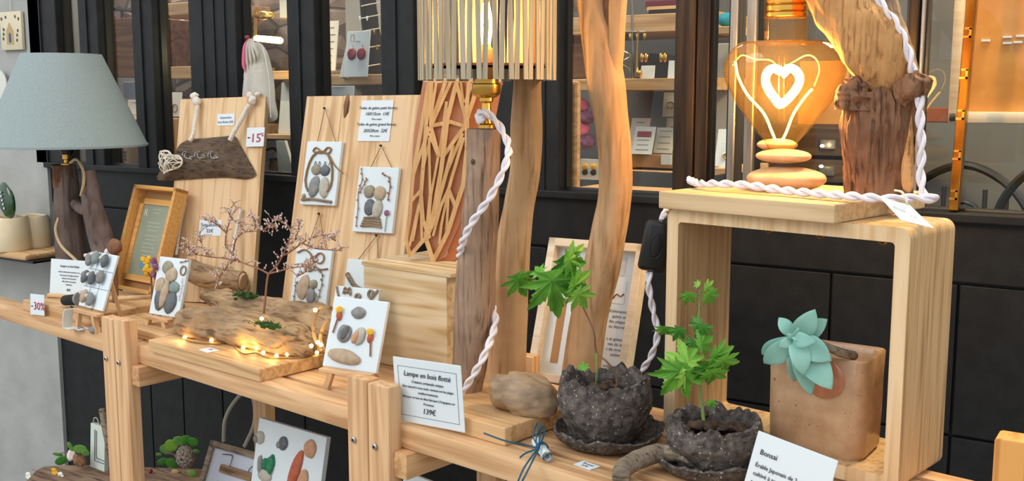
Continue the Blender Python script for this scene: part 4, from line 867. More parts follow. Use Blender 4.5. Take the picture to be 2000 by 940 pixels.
def d3(t):
    peb(t, .42, .72, .17, .115, 'olive', 20); peb(t, .33, .34, .16, .22, 'tan', 8); peb(t, .60, .40, .11, .08, 'olive'); peb(t, .56, .20, .12, .14, 'grey', -5)
    sprig(t, [(.05, .92), (.25, .98), (.45, .9), (.58, .72), (.75, .66), (.95, .68)], .0022, 'jute', name='wire_stem')
    sprig(t, [(.70+.12*math.cos(a*.6), .85+.09*math.sin(a*.6)) for a in range(18)], .002, 'jute', name='wire_spiral')
    sprig(t, [(.02, .05), (.4, .02), (.8, .01)], .003, 'moss', name='moss_strip')
    sprig(t, [(.5, .65), (.78, .62), (.84, .4), (.76, .1)], .001, 'bark', 9, size=.003); sprig(t, [(.12, .06), (.12, .35), (.14, .42)], .001, 'bark', 6); sprig(t, [(.7, .05), (.72, .25)], .001, 'bark', 5)
    sprig(t, [(.38, .66), (.2, .73), (.0, .71)], .001, 'twig'); sprig(t, [(.3, .76), (.45, .84), (.6, .9)], .001, 'twig', 4)
hung(((580, 482), (648, 492), (636, 605), (566, 596)), None, 'lower left stone picture: tall and small pebble bird under a curled wire', d3, (624, 418))
def d4(t):
    sprig(t, [(.05, .75), (.3, .55), (.6, .48)], .006, 'bark', name='driftwood_branch'); sprig(t, [(.55, .5), (.6, .7), (.75, .85)], .001, 'twig', 5); peb(t, .62, .35, .16, .12, 'grey')
hung(((676, 506), (752, 510), (742, 630), (668, 622)), None, 'lowest stone picture, half hidden behind the pine block', d4, (736, 460))
tl = onboard(B2, 'price_list', 699, 196, 770, 276, 'square white price list pinned at the top of the right display board', None, cat='sign', y=-.002)
mm_ = wm(B2).inverted(); a = mm_ @ oncb(B2, 695, 276); b = mm_ @ oncb(B2, 770, 196); w_, h_2 = b.x-a.x, b.z-a.z
text([('Toiles de galets petit format', w_/2, h_2*.78, h_2*.095, 'CENTER'), ('10X15cm  13€', w_/2, h_2*.63, h_2*.11, 'CENTER'), ('Pièce unique', w_/2, h_2*.52, h_2*.055, 'CENTER'), ('Toiles de galets grand format', w_/2, h_2*.38, h_2*.095, 'CENTER'), ('20X20cm  22€', w_/2, h_2*.22, h_2*.11, 'CENTER'), ('Pièce unique', w_/2, h_2*.11, h_2*.055, 'CENTER')], tl, M['ink'], shear=.2)
# --- grey felt bag
Yb = 2.07; t = thing('felt_bag', 'tall grey felt bag with pink and silver tassel hanging at the window', 'bag', W(508, 195, Yb))
P = [(478, 150), (480, 120), (486, 96), (496, 84), (508, 84), (520, 98), (528, 120), (534, 150), (538, 195), (538, 235), (478, 235)]
lp = [W(x, y, Yb) for x, y in P]; cc = sum(lp, Vector())/len(lp)
mk('bag_body', sculpt(lp, cc, Vector((0, -1, 0)), .030, amp=.0012, k=3), M['felt'], t, True, angle=80)
mk('seam', tube(nb(), [W(513, 92, Yb-.022), W(520, 120, Yb-.026), W(526, 160, Yb-.026), W(529, 230, Yb-.026)], .0014, 6, 14), M['paperdim'], t, True)
for i in range(5): mk('tassel_ribbon', tube(nb(), [W(486+i*2, 76, Yb-.03), W(478+i*5, 92, Yb-.034), W(476+i*7, 106+(4-i)*5, Yb-.032), W(480+i*6, 118+(4-i)*6, Yb-.03)], [.002, .005, .005, .001], 6, 12), M['pink'] if i < 1 else M['felt'], t, True)
mk('bead', blob(nb(), W(483, 73, Yb-.03), (.007, .006, .006), 1, .2, sub=2), M['redres'], t, True)
mk('hook', tube(nb(), [W(490, 76, Yb-.03), W(494, 72, Yb-.02), W(496, 60, Yb+.03)], .002, 6), M['brass'], t, True)
# --- canvas of the stone couple on easel
t = panel('pebble_picture', 'small white canvas with an embracing pebble couple on an easel at the left', 'picture', (-2.040, 1.570, .945), 1.3, -16.7, -.1, .101, .137, .008)
peb(t, .36, .82, .17, .12, 'olive'); peb(t, .52, .70, .19, .13, 'tan', 12); peb(t, .22, .50, .15, .14, 'tan', 10); peb(t, .70, .50, .17, .10, 'teal'); peb(t, .28, .26, .15, .19, 'slate', -6); peb(t, .66, .24, .19, .20, 'slate', 6); peb(t, .46, .36, .12, .24, 'tan', 8, y=.012)
sprig(t, [(.9+.09*math.cos(a*.7), .80+.08*math.sin(a*.7)) for a in range(14)], .0016, 'jute', name='wire_heart'); sprig(t, [(.75, .93), (.9, .96), (1.0, .98)], .001, 'twig', 4)
sprig(t, [(.93, .3), (.95, .5), (.92, .66)], .001, 'bud', 6)
stand('small pine easel under the canvas of the pebble couple', (-2.045, 1.562, zt+.0), 0, .095, .043)
# --- middle easel: pebble owls canvas with MOY letters canvas behind
t = panel('pebble_picture', 'white canvas with wire letters m o y behind the pebble canvas on the easel', 'picture', (-1.464, 1.552, .935), 6.6, -18.2, -.2, .108, .136, .007)
sprig(t, [(.22, .88), (.24, .98), (.29, .90), (.34, .98), (.38, .87)], .0026, 'bark', name='wire_letter_m'); sprig(t, [(.55+.05*math.cos(a*.7), .86+.04*math.sin(a*.7)) for a in range(10)], .0026, 'bark', name='wire_letter_o'); sprig(t, [(.98, .99), (.86, .86), (.78, .90), (.80, .97), (.88, .95), (.86, .86), (.82, .78)], .0026, 'bark', name='wire_letter_y'); sprig(t, [(.04, .99), (.08, .90), (.12, .84)], .002, 'bark', name='wire_stroke')
t = panel('pebble_picture', 'white canvas with pebble owls, dried flowers and a driftwood stick on the middle easel', 'picture', (-1.385, 1.459, .935), 5.1, -19.4, -.2, .126, .137, .008)
peb(t, .50, .80, .13, .085, 'grey'); peb(t, .31, .49, .13, .13, 'grey', 30); peb(t, .33, .50, .07, .11, 'slate', 25, y=.012); peb(t, .60, .48, .10, .13, 'pale', 8); peb(t, .55, .45, .06, .09, 'clay', 20, y=.012); peb(t, .39, .17, .31, .105, 'tan', 6, .1, 'driftwood_stick', .006, .009)
for (u, v, sx_) in ((.16, .78, 1), (.80, .52, -1)):
    sprig(t, [(u, v), (u-.03*sx_, v-.15), (u-.06*sx_, v-.3)], .0016, 'twig', name='flower_stem'); peb(t, u, v-.05, .05, .07, 'brick', -10*sx_, name='flower_calyx'); g = nb()
    for k in range(6): blob(g, (t['w']*(u+.02*math.cos(k)), -.007, t['h']*(v+.03+.015*math.sin(k*2))), (.005, .004, .006), k, .4, sub=1)
    mk('flower_head', g, M['yellow'], t)
stand('small pine easel under the canvas with the pebble owls', (-1.375, 1.449, zt), 4, .118, .037)
# --- price card 139
t = panel('price_card', 'white price card headed Lampe en bois flotté, reading 139€', 'sign', (-1.112, 1.352, zt+.002), -4, 2, -2.6, .150, .112, .0014, 'paper')
text([('Lampe en bois flotté', .075, .082, .0125, 'CENTER'), ('Création artisanale unique', .075, .071, .0066, 'CENTER'), ('Bois naturel à nous seuls, ramassé sur les plages', .075, .062, .0058, 'CENTER'), ('méditerranéennes', .075, .053, .0060, 'CENTER'), ('Abat-jour en bois de tilleul fabriqué à Draguignan sur', .075, .044, .0054, 'CENTER'), ('Provence', .075, .035, .0060, 'CENTER'), ('139€', .075, .020, .0135, 'CENTER')], t, M['ink'], shear=.2)
g = nb(); fr_ = (.010, .140, .012, .098)
for a, b, c, d in ((.010, .140, .012, .0126), (.010, .140, .0974, .098), (.010, .0106, .012, .098), (.1394, .14, .012, .098)): box(g, a, b, -.0006, .0002, c, d)
mk('border_line', g, M['greyink'], t, False, False)
# --- bonsai card
t = panel('price_card', 'white card headed Bonsaï leaning in front of the square stoneware planter', 'sign', (-.497, 1.352, zt+.001), -14, -16, 5.5, .124, .092, .0014, 'paper')
text([('Bonsaï', .012, .062, .0105, 'LEFT'), ('Érable Japonais de 2 ans', .010, .044, .0082, 'LEFT'), ('cultivé à partir de graine', .010, .032, .0082, 'LEFT'), ('pot en grès noir', .010, .020, .0082, 'LEFT')], t, M['ink'])
# --- pine block
t = thing('pine_block', 'large solid pine block carrying the faceted lattice lampshade', 'block', (-1.438, 1.645, zt), (0, 0, rad(-6.5)))
mk('body', box(nb(), 0, .237, 0, .205, 0, .203, .0015), M['blockX'], t, False, False)
mk('top_board', box(nb(), -.003, .25, -.003, .21, .203, .211, .0015), M['blockX'], t, False, False)
ZK = zt+.211
# --- faceted lattice lampshade with copper lining
YL = 1.72
t = thing('lattice_lampshade', 'tall faceted lampshade of thin plywood lattice over copper paper', 'lampshade', W(850, 515, YL))
def lt(x, y, dy=0): return W(x, y, YL+dy)
outl = [(824, 160), (806, 250), (805, 400), (798, 480), (802, 502), (835, 468), (848, 516), (870, 500), (898, 440), (912, 350), (935, 250), (960, 160)]
# two facets (left smaller, right bigger) as thin solids
def facet(poly, d0, d1, m, name):
    g = nb(); a = [g.verts.new(W(x, y, YL+d0+(x-850)*.0004)) for x, y in poly]; b = [g.verts.new(W(x, y, YL+d1+(x-850)*.0004)) for x, y in poly]
    g.faces.new(a); g.faces.new(b[::-1]); n = len(poly)
    for i in range(n): g.faces.new((a[i], b[i], b[(i+1) % n], a[(i+1) % n]))
    return mk(name, g, m, t, True, False)
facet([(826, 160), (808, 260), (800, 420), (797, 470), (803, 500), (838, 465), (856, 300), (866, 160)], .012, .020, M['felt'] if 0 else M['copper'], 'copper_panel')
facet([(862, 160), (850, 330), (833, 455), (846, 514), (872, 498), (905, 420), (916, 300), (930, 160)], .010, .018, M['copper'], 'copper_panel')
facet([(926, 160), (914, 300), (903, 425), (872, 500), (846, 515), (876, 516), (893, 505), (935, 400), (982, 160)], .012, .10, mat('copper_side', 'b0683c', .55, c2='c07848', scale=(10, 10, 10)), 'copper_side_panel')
def bar(pp, wpx=6, d=0):
    wpx *= 1.25
    g = nb()
    for (x0, y0), (x1, y1) in zip(pp[:-1], pp[1:]):
        dx, dy = x1-x0, y1-y0; L = math.hypot(dx, dy); nx, ny = -dy/L*wpx/2, dx/L*wpx/2; ex, ey = dx/L*wpx*.3, dy/L*wpx*.3
        q = [(x0+nx-ex, y0+ny-ey), (x1+nx+ex, y1+ny+ey), (x1-nx+ex, y1-ny+ey), (x0-nx-ex, y0-ny-ey)]
        a = [g.verts.new(W(x, y, YL+d+(x-850)*.0004)) for x, y in q]; b = [g.verts.new(W(x, y, YL+d+.006+(x-850)*.0004)) for x, y in q]
        g.faces.new(a); g.faces.new(b[::-1])
        for i in range(4): g.faces.new((a[i], b[i], b[(i+1) % 4], a[(i+1) % 4]))
    mk('lattice_bar', g, M['ply'], t, True, False)
bars_ = [([(838, 160), (806, 345), (800, 420), (793, 470), (801, 500), (826, 470), (838, 462)], 6), ([(842, 160), (832, 245), (826, 330), (822, 380), (826, 430), (838, 462)], 6), ([(838, 250), (806, 345)], 5), ([(822, 372), (800, 396)], 5), ([(822, 385), (806, 470)], 4), ([(800, 480), (818, 400)], 4), ([(822, 385), (824, 468)], 4),
 ([(842, 160), (842, 250), (857, 305), (840, 262)], 6), ([(870, 160), (842, 240)], 6), ([(892, 160), (874, 230), (862, 330), (846, 420), (832, 455)], 7), ([(880, 160), (845, 240)], 5), ([(842, 246), (880, 238), (906, 246)], 6), ([(892, 165), (912, 240)], 6), ([(916, 160), (908, 246), (868, 302)], 6), ([(922, 165), (908, 200)], 4), ([(936, 160), (912, 232), (912, 290), (905, 360), (890, 405), (874, 455), (846, 510), (833, 470), (832, 455)], 7),
 ([(903, 262), (873, 335), (850, 420), (836, 456)], 5), ([(885, 286), (862, 370), (838, 450)], 5), ([(905, 270), (876, 370), (862, 400), (838, 456)], 5), ([(876, 370), (890, 405)], 6), ([(874, 380), (862, 440), (858, 475)], 4), ([(876, 378), (872, 450)], 4), ([(862, 400), (846, 460)], 4), ([(857, 305), (866, 250), (872, 200)], 5), ([(838, 270), (840, 380), (832, 455)], 4), ([(826, 330), (842, 264)], 4), ([(856, 305), (842, 380), (836, 450)], 4), ([(905, 200), (900, 160)], 4), ([(852, 160), (844, 215)], 4), ([(930, 180), (914, 225)], 4)]
for p, w_ in bars_: bar(p, w_)
mk('top_collar', tube(nb(), [W(835, 163, YL+.01), W(900, 160, YL+.03), W(975, 160, YL+.08)], .004, 6), M['ply'], t, True)
facet([(826, 152), (826, 166), (982, 166), (982, 152)], .02, .1, M['felt'], 'top_liner')
# --- driftwood garden: two long pieces, moss, dry twig tree, fairy lights
Yd = 1.53
def P3(px, py, Y): return W(px, py, Y)
t = thing('driftwood_garden', 'long weathered driftwood pieces with moss and a bare dry twig tree, on the square board', 'driftwood', Z(490, 665, ZB))
def lay(px, py, hw, z=ZB, dy=0):
    """centre of a piece lying on the board whose lower edge is seen at py"""
    p = Z(px, py, z); return p, pxm(hw, p)
def limb(pts, seed, seg=40, n=110, amp=.34, fine=.10, ks=14, lift=0, sq=.8):
    C_ = []; R_ = []
    for px, py, hw in pts:                       # py = lower visible edge, hw = half height in pixels
        p = Z(px, py, ZB+lift); r = pxm(hw, p); C_.append(p+Vector((0, r*.55, r*sq))); R_.append(r)
    return tube(nb(), C_, R_, seg, n, rough(seed, amp, fine, ks))
mk('front_log', limb([(346, 640, 12), (360, 655, 30), (400, 664, 36), (450, 672, 34), (500, 684, 36), (550, 694, 34), (588, 698, 24), (604, 694, 10)], 3), M['dw_pale'], t, True)
def limb2(pts, seed, Y0, amp=.28):
    C_ = [W(x, y, Y0+dy) for x, y, hw, dy in pts]; R_ = [pxm(hw, W(x, y, Y0+dy)) for x, y, hw, dy in pts]
    return tube(nb(), C_, R_, 40, 110, rough(seed, amp, .10, 14))
mk('rear_log', limb2([(396, 578, 8, .06), (415, 582, 16, .06), (450, 592, 21, .05), (500, 605, 26, .04), (560, 622, 34, .02), (610, 635, 42, 0), (650, 650, 40, -.01), (668, 660, 20, -.01)], 8, 1.60), M['dw_pale'], t, True)
for cx_, cy_, Y_, w_ in ((480, 578, 1.625, .034), (524, 636, 1.475, .036)):
    g = nb(); c = W(cx_, cy_, Y_); random.seed(cx_)
    for k in range(34): blob(g, c+Vector((random.gauss(0, w_*.45), random.gauss(0, .008), random.gauss(0, .0022))), (.006, .005, .0035), k, .5, sub=1)
    for k in range(150):
        q = c+Vector((random.gauss(0, w_*.5), random.gauss(-.003, .008), random.gauss(.002, .003))); tube(g, [q, q+Vector((random.uniform(-.009, .009), random.uniform(-.006, .004), random.uniform(0, .007)))], [.0008, .0003], 4)
    mk('moss', g, M['moss'], t, True)
# twig tree
g = nb(); gb = nb(); random.seed(21); base = W(514, 622, 1.56)
def tw(x, y, d=0): return W(x, y, 1.56+d)
main = [(514, 622), (518, 585), (521, 552), (524, 535)]
tube(g, [tw(*p) for p in main], [.0026, .0024, .0022, .0026], 7, 14)
limbs = [[(524, 535), (505, 525), (470, 512), (455, 500), (440, 480)], [(524, 535), (540, 520), (552, 500), (560, 480), (570, 460)], [(455, 500), (460, 470), (475, 455), (495, 452), (515, 450)], [(470, 512), (440, 505), (410, 502), (385, 498), (362, 500)], [(440, 480), (442, 455), (448, 435), (456, 418), (466, 405)],
 [(552, 500), (570, 490), (590, 475), (610, 465), (628, 458)], [(524, 535), (556, 527), (580, 522), (604, 520), (622, 508)], [(570, 460), (565, 445), (548, 432), (530, 428)], [(560, 480), (575, 470), (582, 450), (585, 435)], [(590, 475), (615, 485), (640, 488), (668, 490)], [(442, 455), (425, 440), (412, 432), (400, 430)], [(410, 502), (400, 490), (392, 470), (390, 455)], [(385, 498), (372, 488), (362, 482)], [(515, 450), (528, 440), (540, 445)], [(495, 452), (500, 435), (490, 420)], [(475, 455), (470, 440), (450, 425), (452, 405)], [(604, 520), (598, 530), (580, 540)], [(460, 505), (440, 525), (428, 545), (424, 560)], [(628, 458), (645, 465), (655, 470)]]
for i, L in enumerate(limbs):
    dd = random.uniform(-.05, .05); pts = [tw(x, y, dd*k/len(L)) for k, (x, y) in enumerate(L)]
    tube(g, pts, [.0020, .0017, .0014, .0011, .0009][:len(pts)], 6, 16)
    C_ = catmull(pts, 12)
    for k in range(2, 13):
        for s in range(1 + k % 2):
            dr = Vector((random.uniform(-1, 1), random.uniform(-.6, .6), random.uniform(-.2, 1))).normalized()*random.uniform(.010, .026)
            e = C_[k]+dr; tube(g, [C_[k], C_[k]+dr*.5+Vector((0, 0, .003)), e], [.0009, .0008, .0005], 4)
            for q in range(3): blob(gb, C_[k]+dr*(.5+.25*q)+Vector((random.uniform(-.002, .002), 0, random.uniform(-.002, .003))), (.0016, .0014, .0030), q, .2, Euler((random.random(), random.random(), 0)), 1)
tt = mk('twig_tree', g, M['twig'], t, True); o = mk('dry_buds', gb, M['bud'], tt, True); o['kind'] = 'stuff'
# fairy lights
t = thing('fairy_lights', 'string of tiny warm fairy lights around the driftwood garden', 'string lights', Z(490, 690, ZB))
path = [(352, 660), (375, 668), (410, 672), (430, 672), (450, 664), (465, 684), (478, 692), (500, 690), (516, 697), (540, 700), (562, 700), (590, 698), (615, 690), (630, 682), (640, 672)]
mk('cable', tube(nb(), [Z(x, y, ZB+.003) for x, y in path], .0018, 6, 90), M['jute'], t, True)
mk('cable', tube(nb(), [W(630, 686, 1.50), W(615, 660, 1.50), W(612, 630, 1.50), W(622, 605, 1.50), W(640, 600, 1.50), W(655, 606, 1.52)], .004, 8, 40), M['dw_pale'], t, True)
mk('cable', tube(nb(), [W(634, 688, 1.505), W(626, 660, 1.505), W(636, 632, 1.505), W(652, 618, 1.51)], .004, 8, 40), M['dw_pale'], t, True)
fl = [(361, 659, 1), (413, 665, 1), (444, 663, 1), (455, 663, 1), (475, 679, 1), (474, 672, 1), (501, 681, 1), (514, 689, 1), (540, 695, 1), (561, 692, 1), (619, 689, 1), (616, 606, 0), (621, 669, 0), (627, 674, 0), (511, 623, 2), (608, 676, 0)]
for i, (x, y, k) in enumerate(fl):
    c = Z(x, y, ZB+.006) if k == 1 else W(x, y, 1.485 if k == 0 else 1.50); g = nb(); blob(g, c, (.0042, .0042, .0042), i, .1, sub=2); mk('fairy_bulb', g, M['fairy'], t, True)
    if i % 2 == 0:
        l = bpy.data.lights.new('fairy_glow', 'POINT'); l.energy = .045; l.color = (1, .6, .2); l.shadow_soft_size = .006; lo = bpy.data.objects.new('fairy_glow', l); COL.objects.link(lo); lo.location = c+Vector((0, -.012, .006))
# --- slat lamp on driftwood column
YS = 1.49; t = thing('table_lamp', 'table lamp with slatted wooden drum shade on a grey driftwood column', 'lamp', Vector((W(913, 785, YS).x, YS, ZL)))
pts = [(944, 252, 33), (943, 330, 33), (938, 420, 35), (930, 520, 37), (926, 600, 38), (918, 700, 34), (912, 776, 30)]
C_ = [W(x, y, YS) for x, y, _ in pts]; C_[-1].z = ZL+.002
mk('column', log(nb(), C_, [pxm(h, W(x, y, YS)) for x, y, h in pts], 12, amp=.07, fine=.02, ks=5), M['dw_grey'], t, True)
g = nb(); blob(g, W(923, 316, YS-.032), (.0035, .002, .005), 1, .1); mk('knot', g, M['dw_dark'], t, True)
c = W(950, 250, YS); k = pxm(1, c)
g = nb(); lathe(g, [(17*k, 0), (17*k, 6*k), (12*k, 9*k), (11*k, 20*k), (14*k, 22*k), (14*k, 30*k), (10*k, 33*k), (9*k, 48*k), (14*k, 52*k), (14*k, 58*k), (24*k, 62*k), (28*k, 68*k), (28*k, 84*k), (24*k, 86*k), (24*k, 94*k), (14*k, 96*k)], 36, c); mk('brass_socket', g, M['brass'], t, True)
g = nb(); lathe(g, [(11*k, 0), (13*k, 20*k), (13*k, 55*k), (11*k, 58*k)], 24, c+Vector((0, 0, 96*k))); mk('candle_sleeve', g, M['frameO'], t, True)
cb = c+Vector((0, 0, 154*k)); g = nb(); lathe(g, [(8*k, 0), (17*k, 22*k), (19*k, 40*k), (14*k, 75*k), (5*k, 100*k), (.001, 112*k)], 24, cb); mk('candle_bulb', g, M['clear'], t, True)
g = nb()
for s in (-1, 0, 1): tube(g, [cb+Vector((s*6*k, 0, 8*k)), cb+Vector((s*9*k, s*3*k, 45*k)), cb+Vector((s*4*k, 0, 85*k))], 3.4*k, 6, 12)
mk('filament_or_glint', g, M['candle'], t, True)
l = bpy.data.lights.new('candle_light', 'POINT'); l.energy = 4.0; l.color = (1, .66, .30); l.shadow_soft_size = .015; lo = bpy.data.objects.new('candle_light', l); COL.objects.link(lo); lo.location = cb+Vector((0, 0, 50*k))
sh = Vector((W(952, 157, YS).x, YS, W(952, 157, YS).z)); Rr = pxm(133, sh); Hs = .27; N = 28
for i in range(N):
    a = 2*math.pi*(i+.35)/N; g = nb(); mtx = Matrix.Translation(sh) @ Matrix.Rotation(a, 4, 'Z') @ Matrix.Translation((0, -Rr, 0))
    for s in (-1, 1): prism(g, [(s*.0004, 0), (s*.0086, 0), (s*.0130, Hs), (s*.0058, Hs)], -.0015, .0015, mtx)
    mk('slat', g, M['slat'], t, True, False)
for z in (.022, Hs-.02):
    g = nb()
    for rr in ((Rr-.002, Rr-.010),):
        lathe(g, [(rr[0], 0), (rr[0], .004), (rr[1], .004), (rr[1], 0), (rr[0], 0)], 72, sh+Vector((0, 0, z)))
    for q in range(3): box(g, 20*k, Rr-.006, -.005, .005, 0, .004, 0, Matrix.Translation(sh+Vector((0, 0, z))) @ Matrix.Rotation(q*2.094+.4, 4, 'Z'))
    lathe(g, [(22*k, 0), (22*k, .004), (28*k, .004), (28*k, 0), (22*k, 0)], 32, sh+Vector((0, 0, z))); mk('shade_ring', g, M['slatered'], t, True, False)
g = cordpath(nb(), [W(936, 232, YS-.02), W(944, 218, YS-.03), W(960, 228, YS-.02), W(978, 250, YS-.01), W(993, 285, YS-.02), W(988, 320, YS-.045), W(960, 380, YS-.062), W(925, 430, YS-.064), W(905, 468, YS-.055), W(898, 500, YS-.02), W(902, 530, YS+.035)], .0046, 190)
mk('twisted_cord', g, M['cord'], t, True)
g = cordpath(nb(), [W(952, 585, YS+.04), W(966, 610, YS+.02), W(966, 640, YS), W(948, 690, YS-.04), W(920, 740, YS-.05), W(900, 768, YS-.05), Z(890, 775, ZL+.008)], .0046, 150)
mk('twisted_cord', g, M['cord'], t, True)
mk('cord_knot', blob(nb(), W(938, 228, YS-.022), (.010, .007, .012), 2, .35), M['cord'], t, True)
# --- two standing driftwood trunks
def trunk(label, Y, pts, m, seed, zbase, amp=.1, extra=None, fine=.02):
    C_ = [W(x, y, Y) for x, y, _ in pts]; C_[-1] = Vector((C_[-1].x, Y, zbase)); R_ = [pxm(h, W(x, y, Y)) for x, y, h in pts]
    t = thing('driftwood_pole', label, 'driftwood', C_[-1]); mk('trunk', log(nb(), C_, R_, seed, 56, 130, amp, fine, 7), m, t, True)
    if extra: extra(t)
    return t
trunk('upright sinuous driftwood pole between the slatted lamp and the forked trunk', 1.60, [(1036, -30, 26), (1030, 60, 27), (1030, 160, 28), (1028, 250, 31), (1026, 330, 29), (1014, 400, 30), (1004, 470, 33), (998, 560, 34), (994, 640, 36), (986, 745, 40)], M['dw_warm'], 5, zt+.012, .1)
Yt = 1.62
def fork(t):
    for L in ([(1186, 175, 30), (1198, 110, 20), (1205, 50, 17), (1211, -60, 18)],):
        C_ = [W(x, y, Yt) for x, y, _ in L]; mk('fork_limb', log(nb(), C_, [pxm(h, C_[0]) for _, _, h in L], L[1][0], 40, 60, .08, .02, 4), M['dw_warm'], t, True)
    g = nb(); blob(g, W(1189, 38, Yt+.004), (.013, .016, .055), 3, .2); mk('hollow_shade', g, M['dw_brown'], t, True)  # solid dark brown blob puts the cleft's shade between the limbs
trunk('thick forked driftwood trunk, warm honey brown, behind the left maple', Yt, [(1148, -60, 27), (1157, 10, 28), (1170, 80, 33), (1183, 160, 37), (1195, 240, 33), (1201, 310, 32), (1200, 380, 32), (1188, 450, 34), (1172, 530, 36), (1152, 610, 36), (1140, 690, 37), (1128, 790, 38)], M['dw_warm'], 9, zt-.0, .08, fork)
# triangular stone
g = nb(); blob(g, (0, 0, 0), (.060, .036, .036), 5, .35, Euler((0, 0, .15)), 4, 1.0)
for v in g.verts:
    v.co.z *= (1.15 if v.co.x > -.01 else .85); v.co.z = max(v.co.z, -.026)
    v.co.x -= max(0, v.co.z)*.3
c = Z(1005, 812, ZL); g.transform(Matrix.Translation(c+Vector((0, .03, .026))))
solo('river_stone', g, M['stone'], 'brown triangular river stone beside the slatted lamp column', 'stone')
# offcuts at the back: pine stick behind the pole
g = nb(); p = Z(1022, 745, zt); box(g, p.x-.012, p.x+.02, p.y, p.y+.03, zt, zt+.05, .002)
solo('pine_offcut', g, M['pineZ'], 'short pine offcut standing behind the sinuous driftwood pole', 'wood block')
# --- pale box frame with text and photos
w, h, dp, fr = .206, .287, .035, .016
t = thing('box_frame', 'pale wooden box frame with two small photos and printed text behind the forked trunk', 'frame', (-1.072, 1.700, zt+.001), (rad(-20), 0, rad(3.7)))
g = nb(); box(g, 0, w, 0, dp, h-fr, h, .001); box(g, 0, w, 0, dp, 0, fr, .001); box(g, 0, fr, 0, dp, 0, h, .001); box(g, w-fr, w, 0, dp, 0, h, .001); mk('frame', g, M['frameP'], t, False, False)
mk('mount', box(nb(), fr, w-fr, .022, .026, fr, h-fr), M['paper'], t, False, False)
for x, z_ in ((.112, .17), (.146, .17)):
    mk('photograph', box(nb(), x, x+.027, .0205, .0222, z_, z_+.045), M['greyink'] if x < .13 else M['paper'], t, False, False)
g = nb(); tube(g, [(.149, .0195, .178), (.156, .0195, .188), (.164, .0195, .184), (.171, .0195, .19)], .0012, 5, 12); mk('ink_sketch', g, M['dw_brown'], t)
text([(s, .182, z_, .0085, 'RIGHT') for s, z_ in (("d'éléments", .152), ('galets et', .142), ('des plages', .132), ('au littoral', .122), ('s et galets', .098), ('ves de la', .088), ('s de mon', .078), ('atelier', .068), ('créations.', .045))], t, M['greyink'], y=.0215)
tt_ = text([('ID Vrac bleau', 0, 0, .014, 'LEFT')], t, M['bust'], 'side_title', y=.0215); tt_.rotation_euler = (0, rad(-90), 0); tt_.location = (.050, 0, .055)
mk('side_strip', box(nb(), .036, .052, .0205, .0222, .04, .17), M['kraft'], t, False, False)
mk('blue_photo', box(nb(), .075, .165, .0205, .0222, .225, .262), mat('photo_sea', 'a9b6c4', .5, c2='c8ccd0', scale=(3, 3, 40)), t, False, False)
mk('red_seal', tube(nb(), [(.140+.005*math.cos(a), .021, .03+.006*math.sin(a)) for a in range(8)], .0012, 5), M['redres'], t)
# --- black inline switch on its cord
Ys = 1.56; t = thing('inline_switch', 'black rocker switch on a white twisted cord hanging at the left of the box frame', 'switch', W(1280, 480, Ys))
A = W(1290, 432, Ys); B = W(1270, 530, Ys); ax = (B-A).normalized()
sw = (ax.cross(FW)).normalized(); Ls = (B-A).length
mm = Matrix((sw, -FW, ax)).transposed().to_4x4(); mm.translation = A
g = nb(); box(g, -.0225, .0225, -.011, .011, 0, Ls, .008, mm); bmesh.ops.bevel(g, geom=[e for e in g.edges if e.calc_length() > .02], offset=.001, segments=1, affect='EDGES')
mk('switch_body', g, M['blackgloss'], t, True)
g = nb(); blob(g, (0, 0, 0), (.0085, .004, .019), 1, 0, None, 3); m3 = mm.copy(); m3.translation = A.lerp(B, .5)-FW*.0115; g.transform(m3)
mk('rocker', g, M['bust'], t, True)
g = nb(); tube(g, [(.0105*math.cos(a/5), 0, .0215*math.sin(a/5)) for a in range(32)], .0009, 6); g.transform(m3); mk('rocker_rim', g, M['gunmetal'], t, True)
g = cordpath(nb(), [W(1268, 532, Ys), W(1267, 560, Ys), W(1276, 610, Ys+.01), W(1284, 650, Ys+.01), W(1274, 690, Ys+.01), W(1252, 725, Ys+.02), W(1225, 748, Ys+.03), Z(1195, 765, zt+.01)+Vector((0, 0, 0))], .0040, 170)
mk('twisted_cord', g, M['cord'], t, True)
g = cordpath(nb(), [W(1292, 428, Ys), W(1300, 415, Ys+.02), W(1306, 405, Ys+.10)], .0040, 40); mk('twisted_cord', g, M['cord'], t, True)
# --- clay pots with maples
def claypot(name, label, c, r, hgt, seed):
    t = thing(name, label, 'plant', c); random.seed(seed)
    def f(a, j, rr, z):
        n1 = noise.noise(Vector((math.cos(a)*2+seed, math.sin(a)*2, z*30))); n2 = noise.noise(Vector((math.cos(a)*7+seed, math.sin(a)*7, z*110)))
        k = rr*(1+.05*n1+.035*n2)
        top_ = max(0, (z/hgt-.75)/.25); zz = z+(.016*noise.noise(Vector((math.cos(a)*2.4+seed, math.sin(a)*2.4, 3)))+.010*noise.noise(Vector((math.cos(a)*6+seed, math.sin(a)*6, 9))))*top_
        return k, zz
    pr = []
    for i in range(31):
        u = i/30; pr.append((r*(.70+.32*math.sin(min(u*1.9, 1.57)))*(1-.10*max(0, u-.55)/.45), hgt*u))
    pr += [(pr[-1][0]-.007, hgt*.995), (pr[-1][0]-.012, hgt*.9), (pr[-1][0]-.013, hgt*.62), (.002, hgt*.60)]
    mk('pot', lathe(nb(), pr, 120, fn=f), M['clay'], t)
    g = nb()
    for k in range(26):
        a = random.uniform(0, 6.28); q = random.uniform(0, r*.72); blob(g, (math.cos(a)*q, math.sin(a)*q, hgt*.70+random.uniform(-.005, .012)), (random.uniform(.008, .018), random.uniform(.006, .012), random.uniform(.004, .008)), k, .4, Euler((random.uniform(-.4, .4), random.uniform(-.4, .4), a)), 2)
    mk('bark_mulch', g, M['soil'], t)
    return t
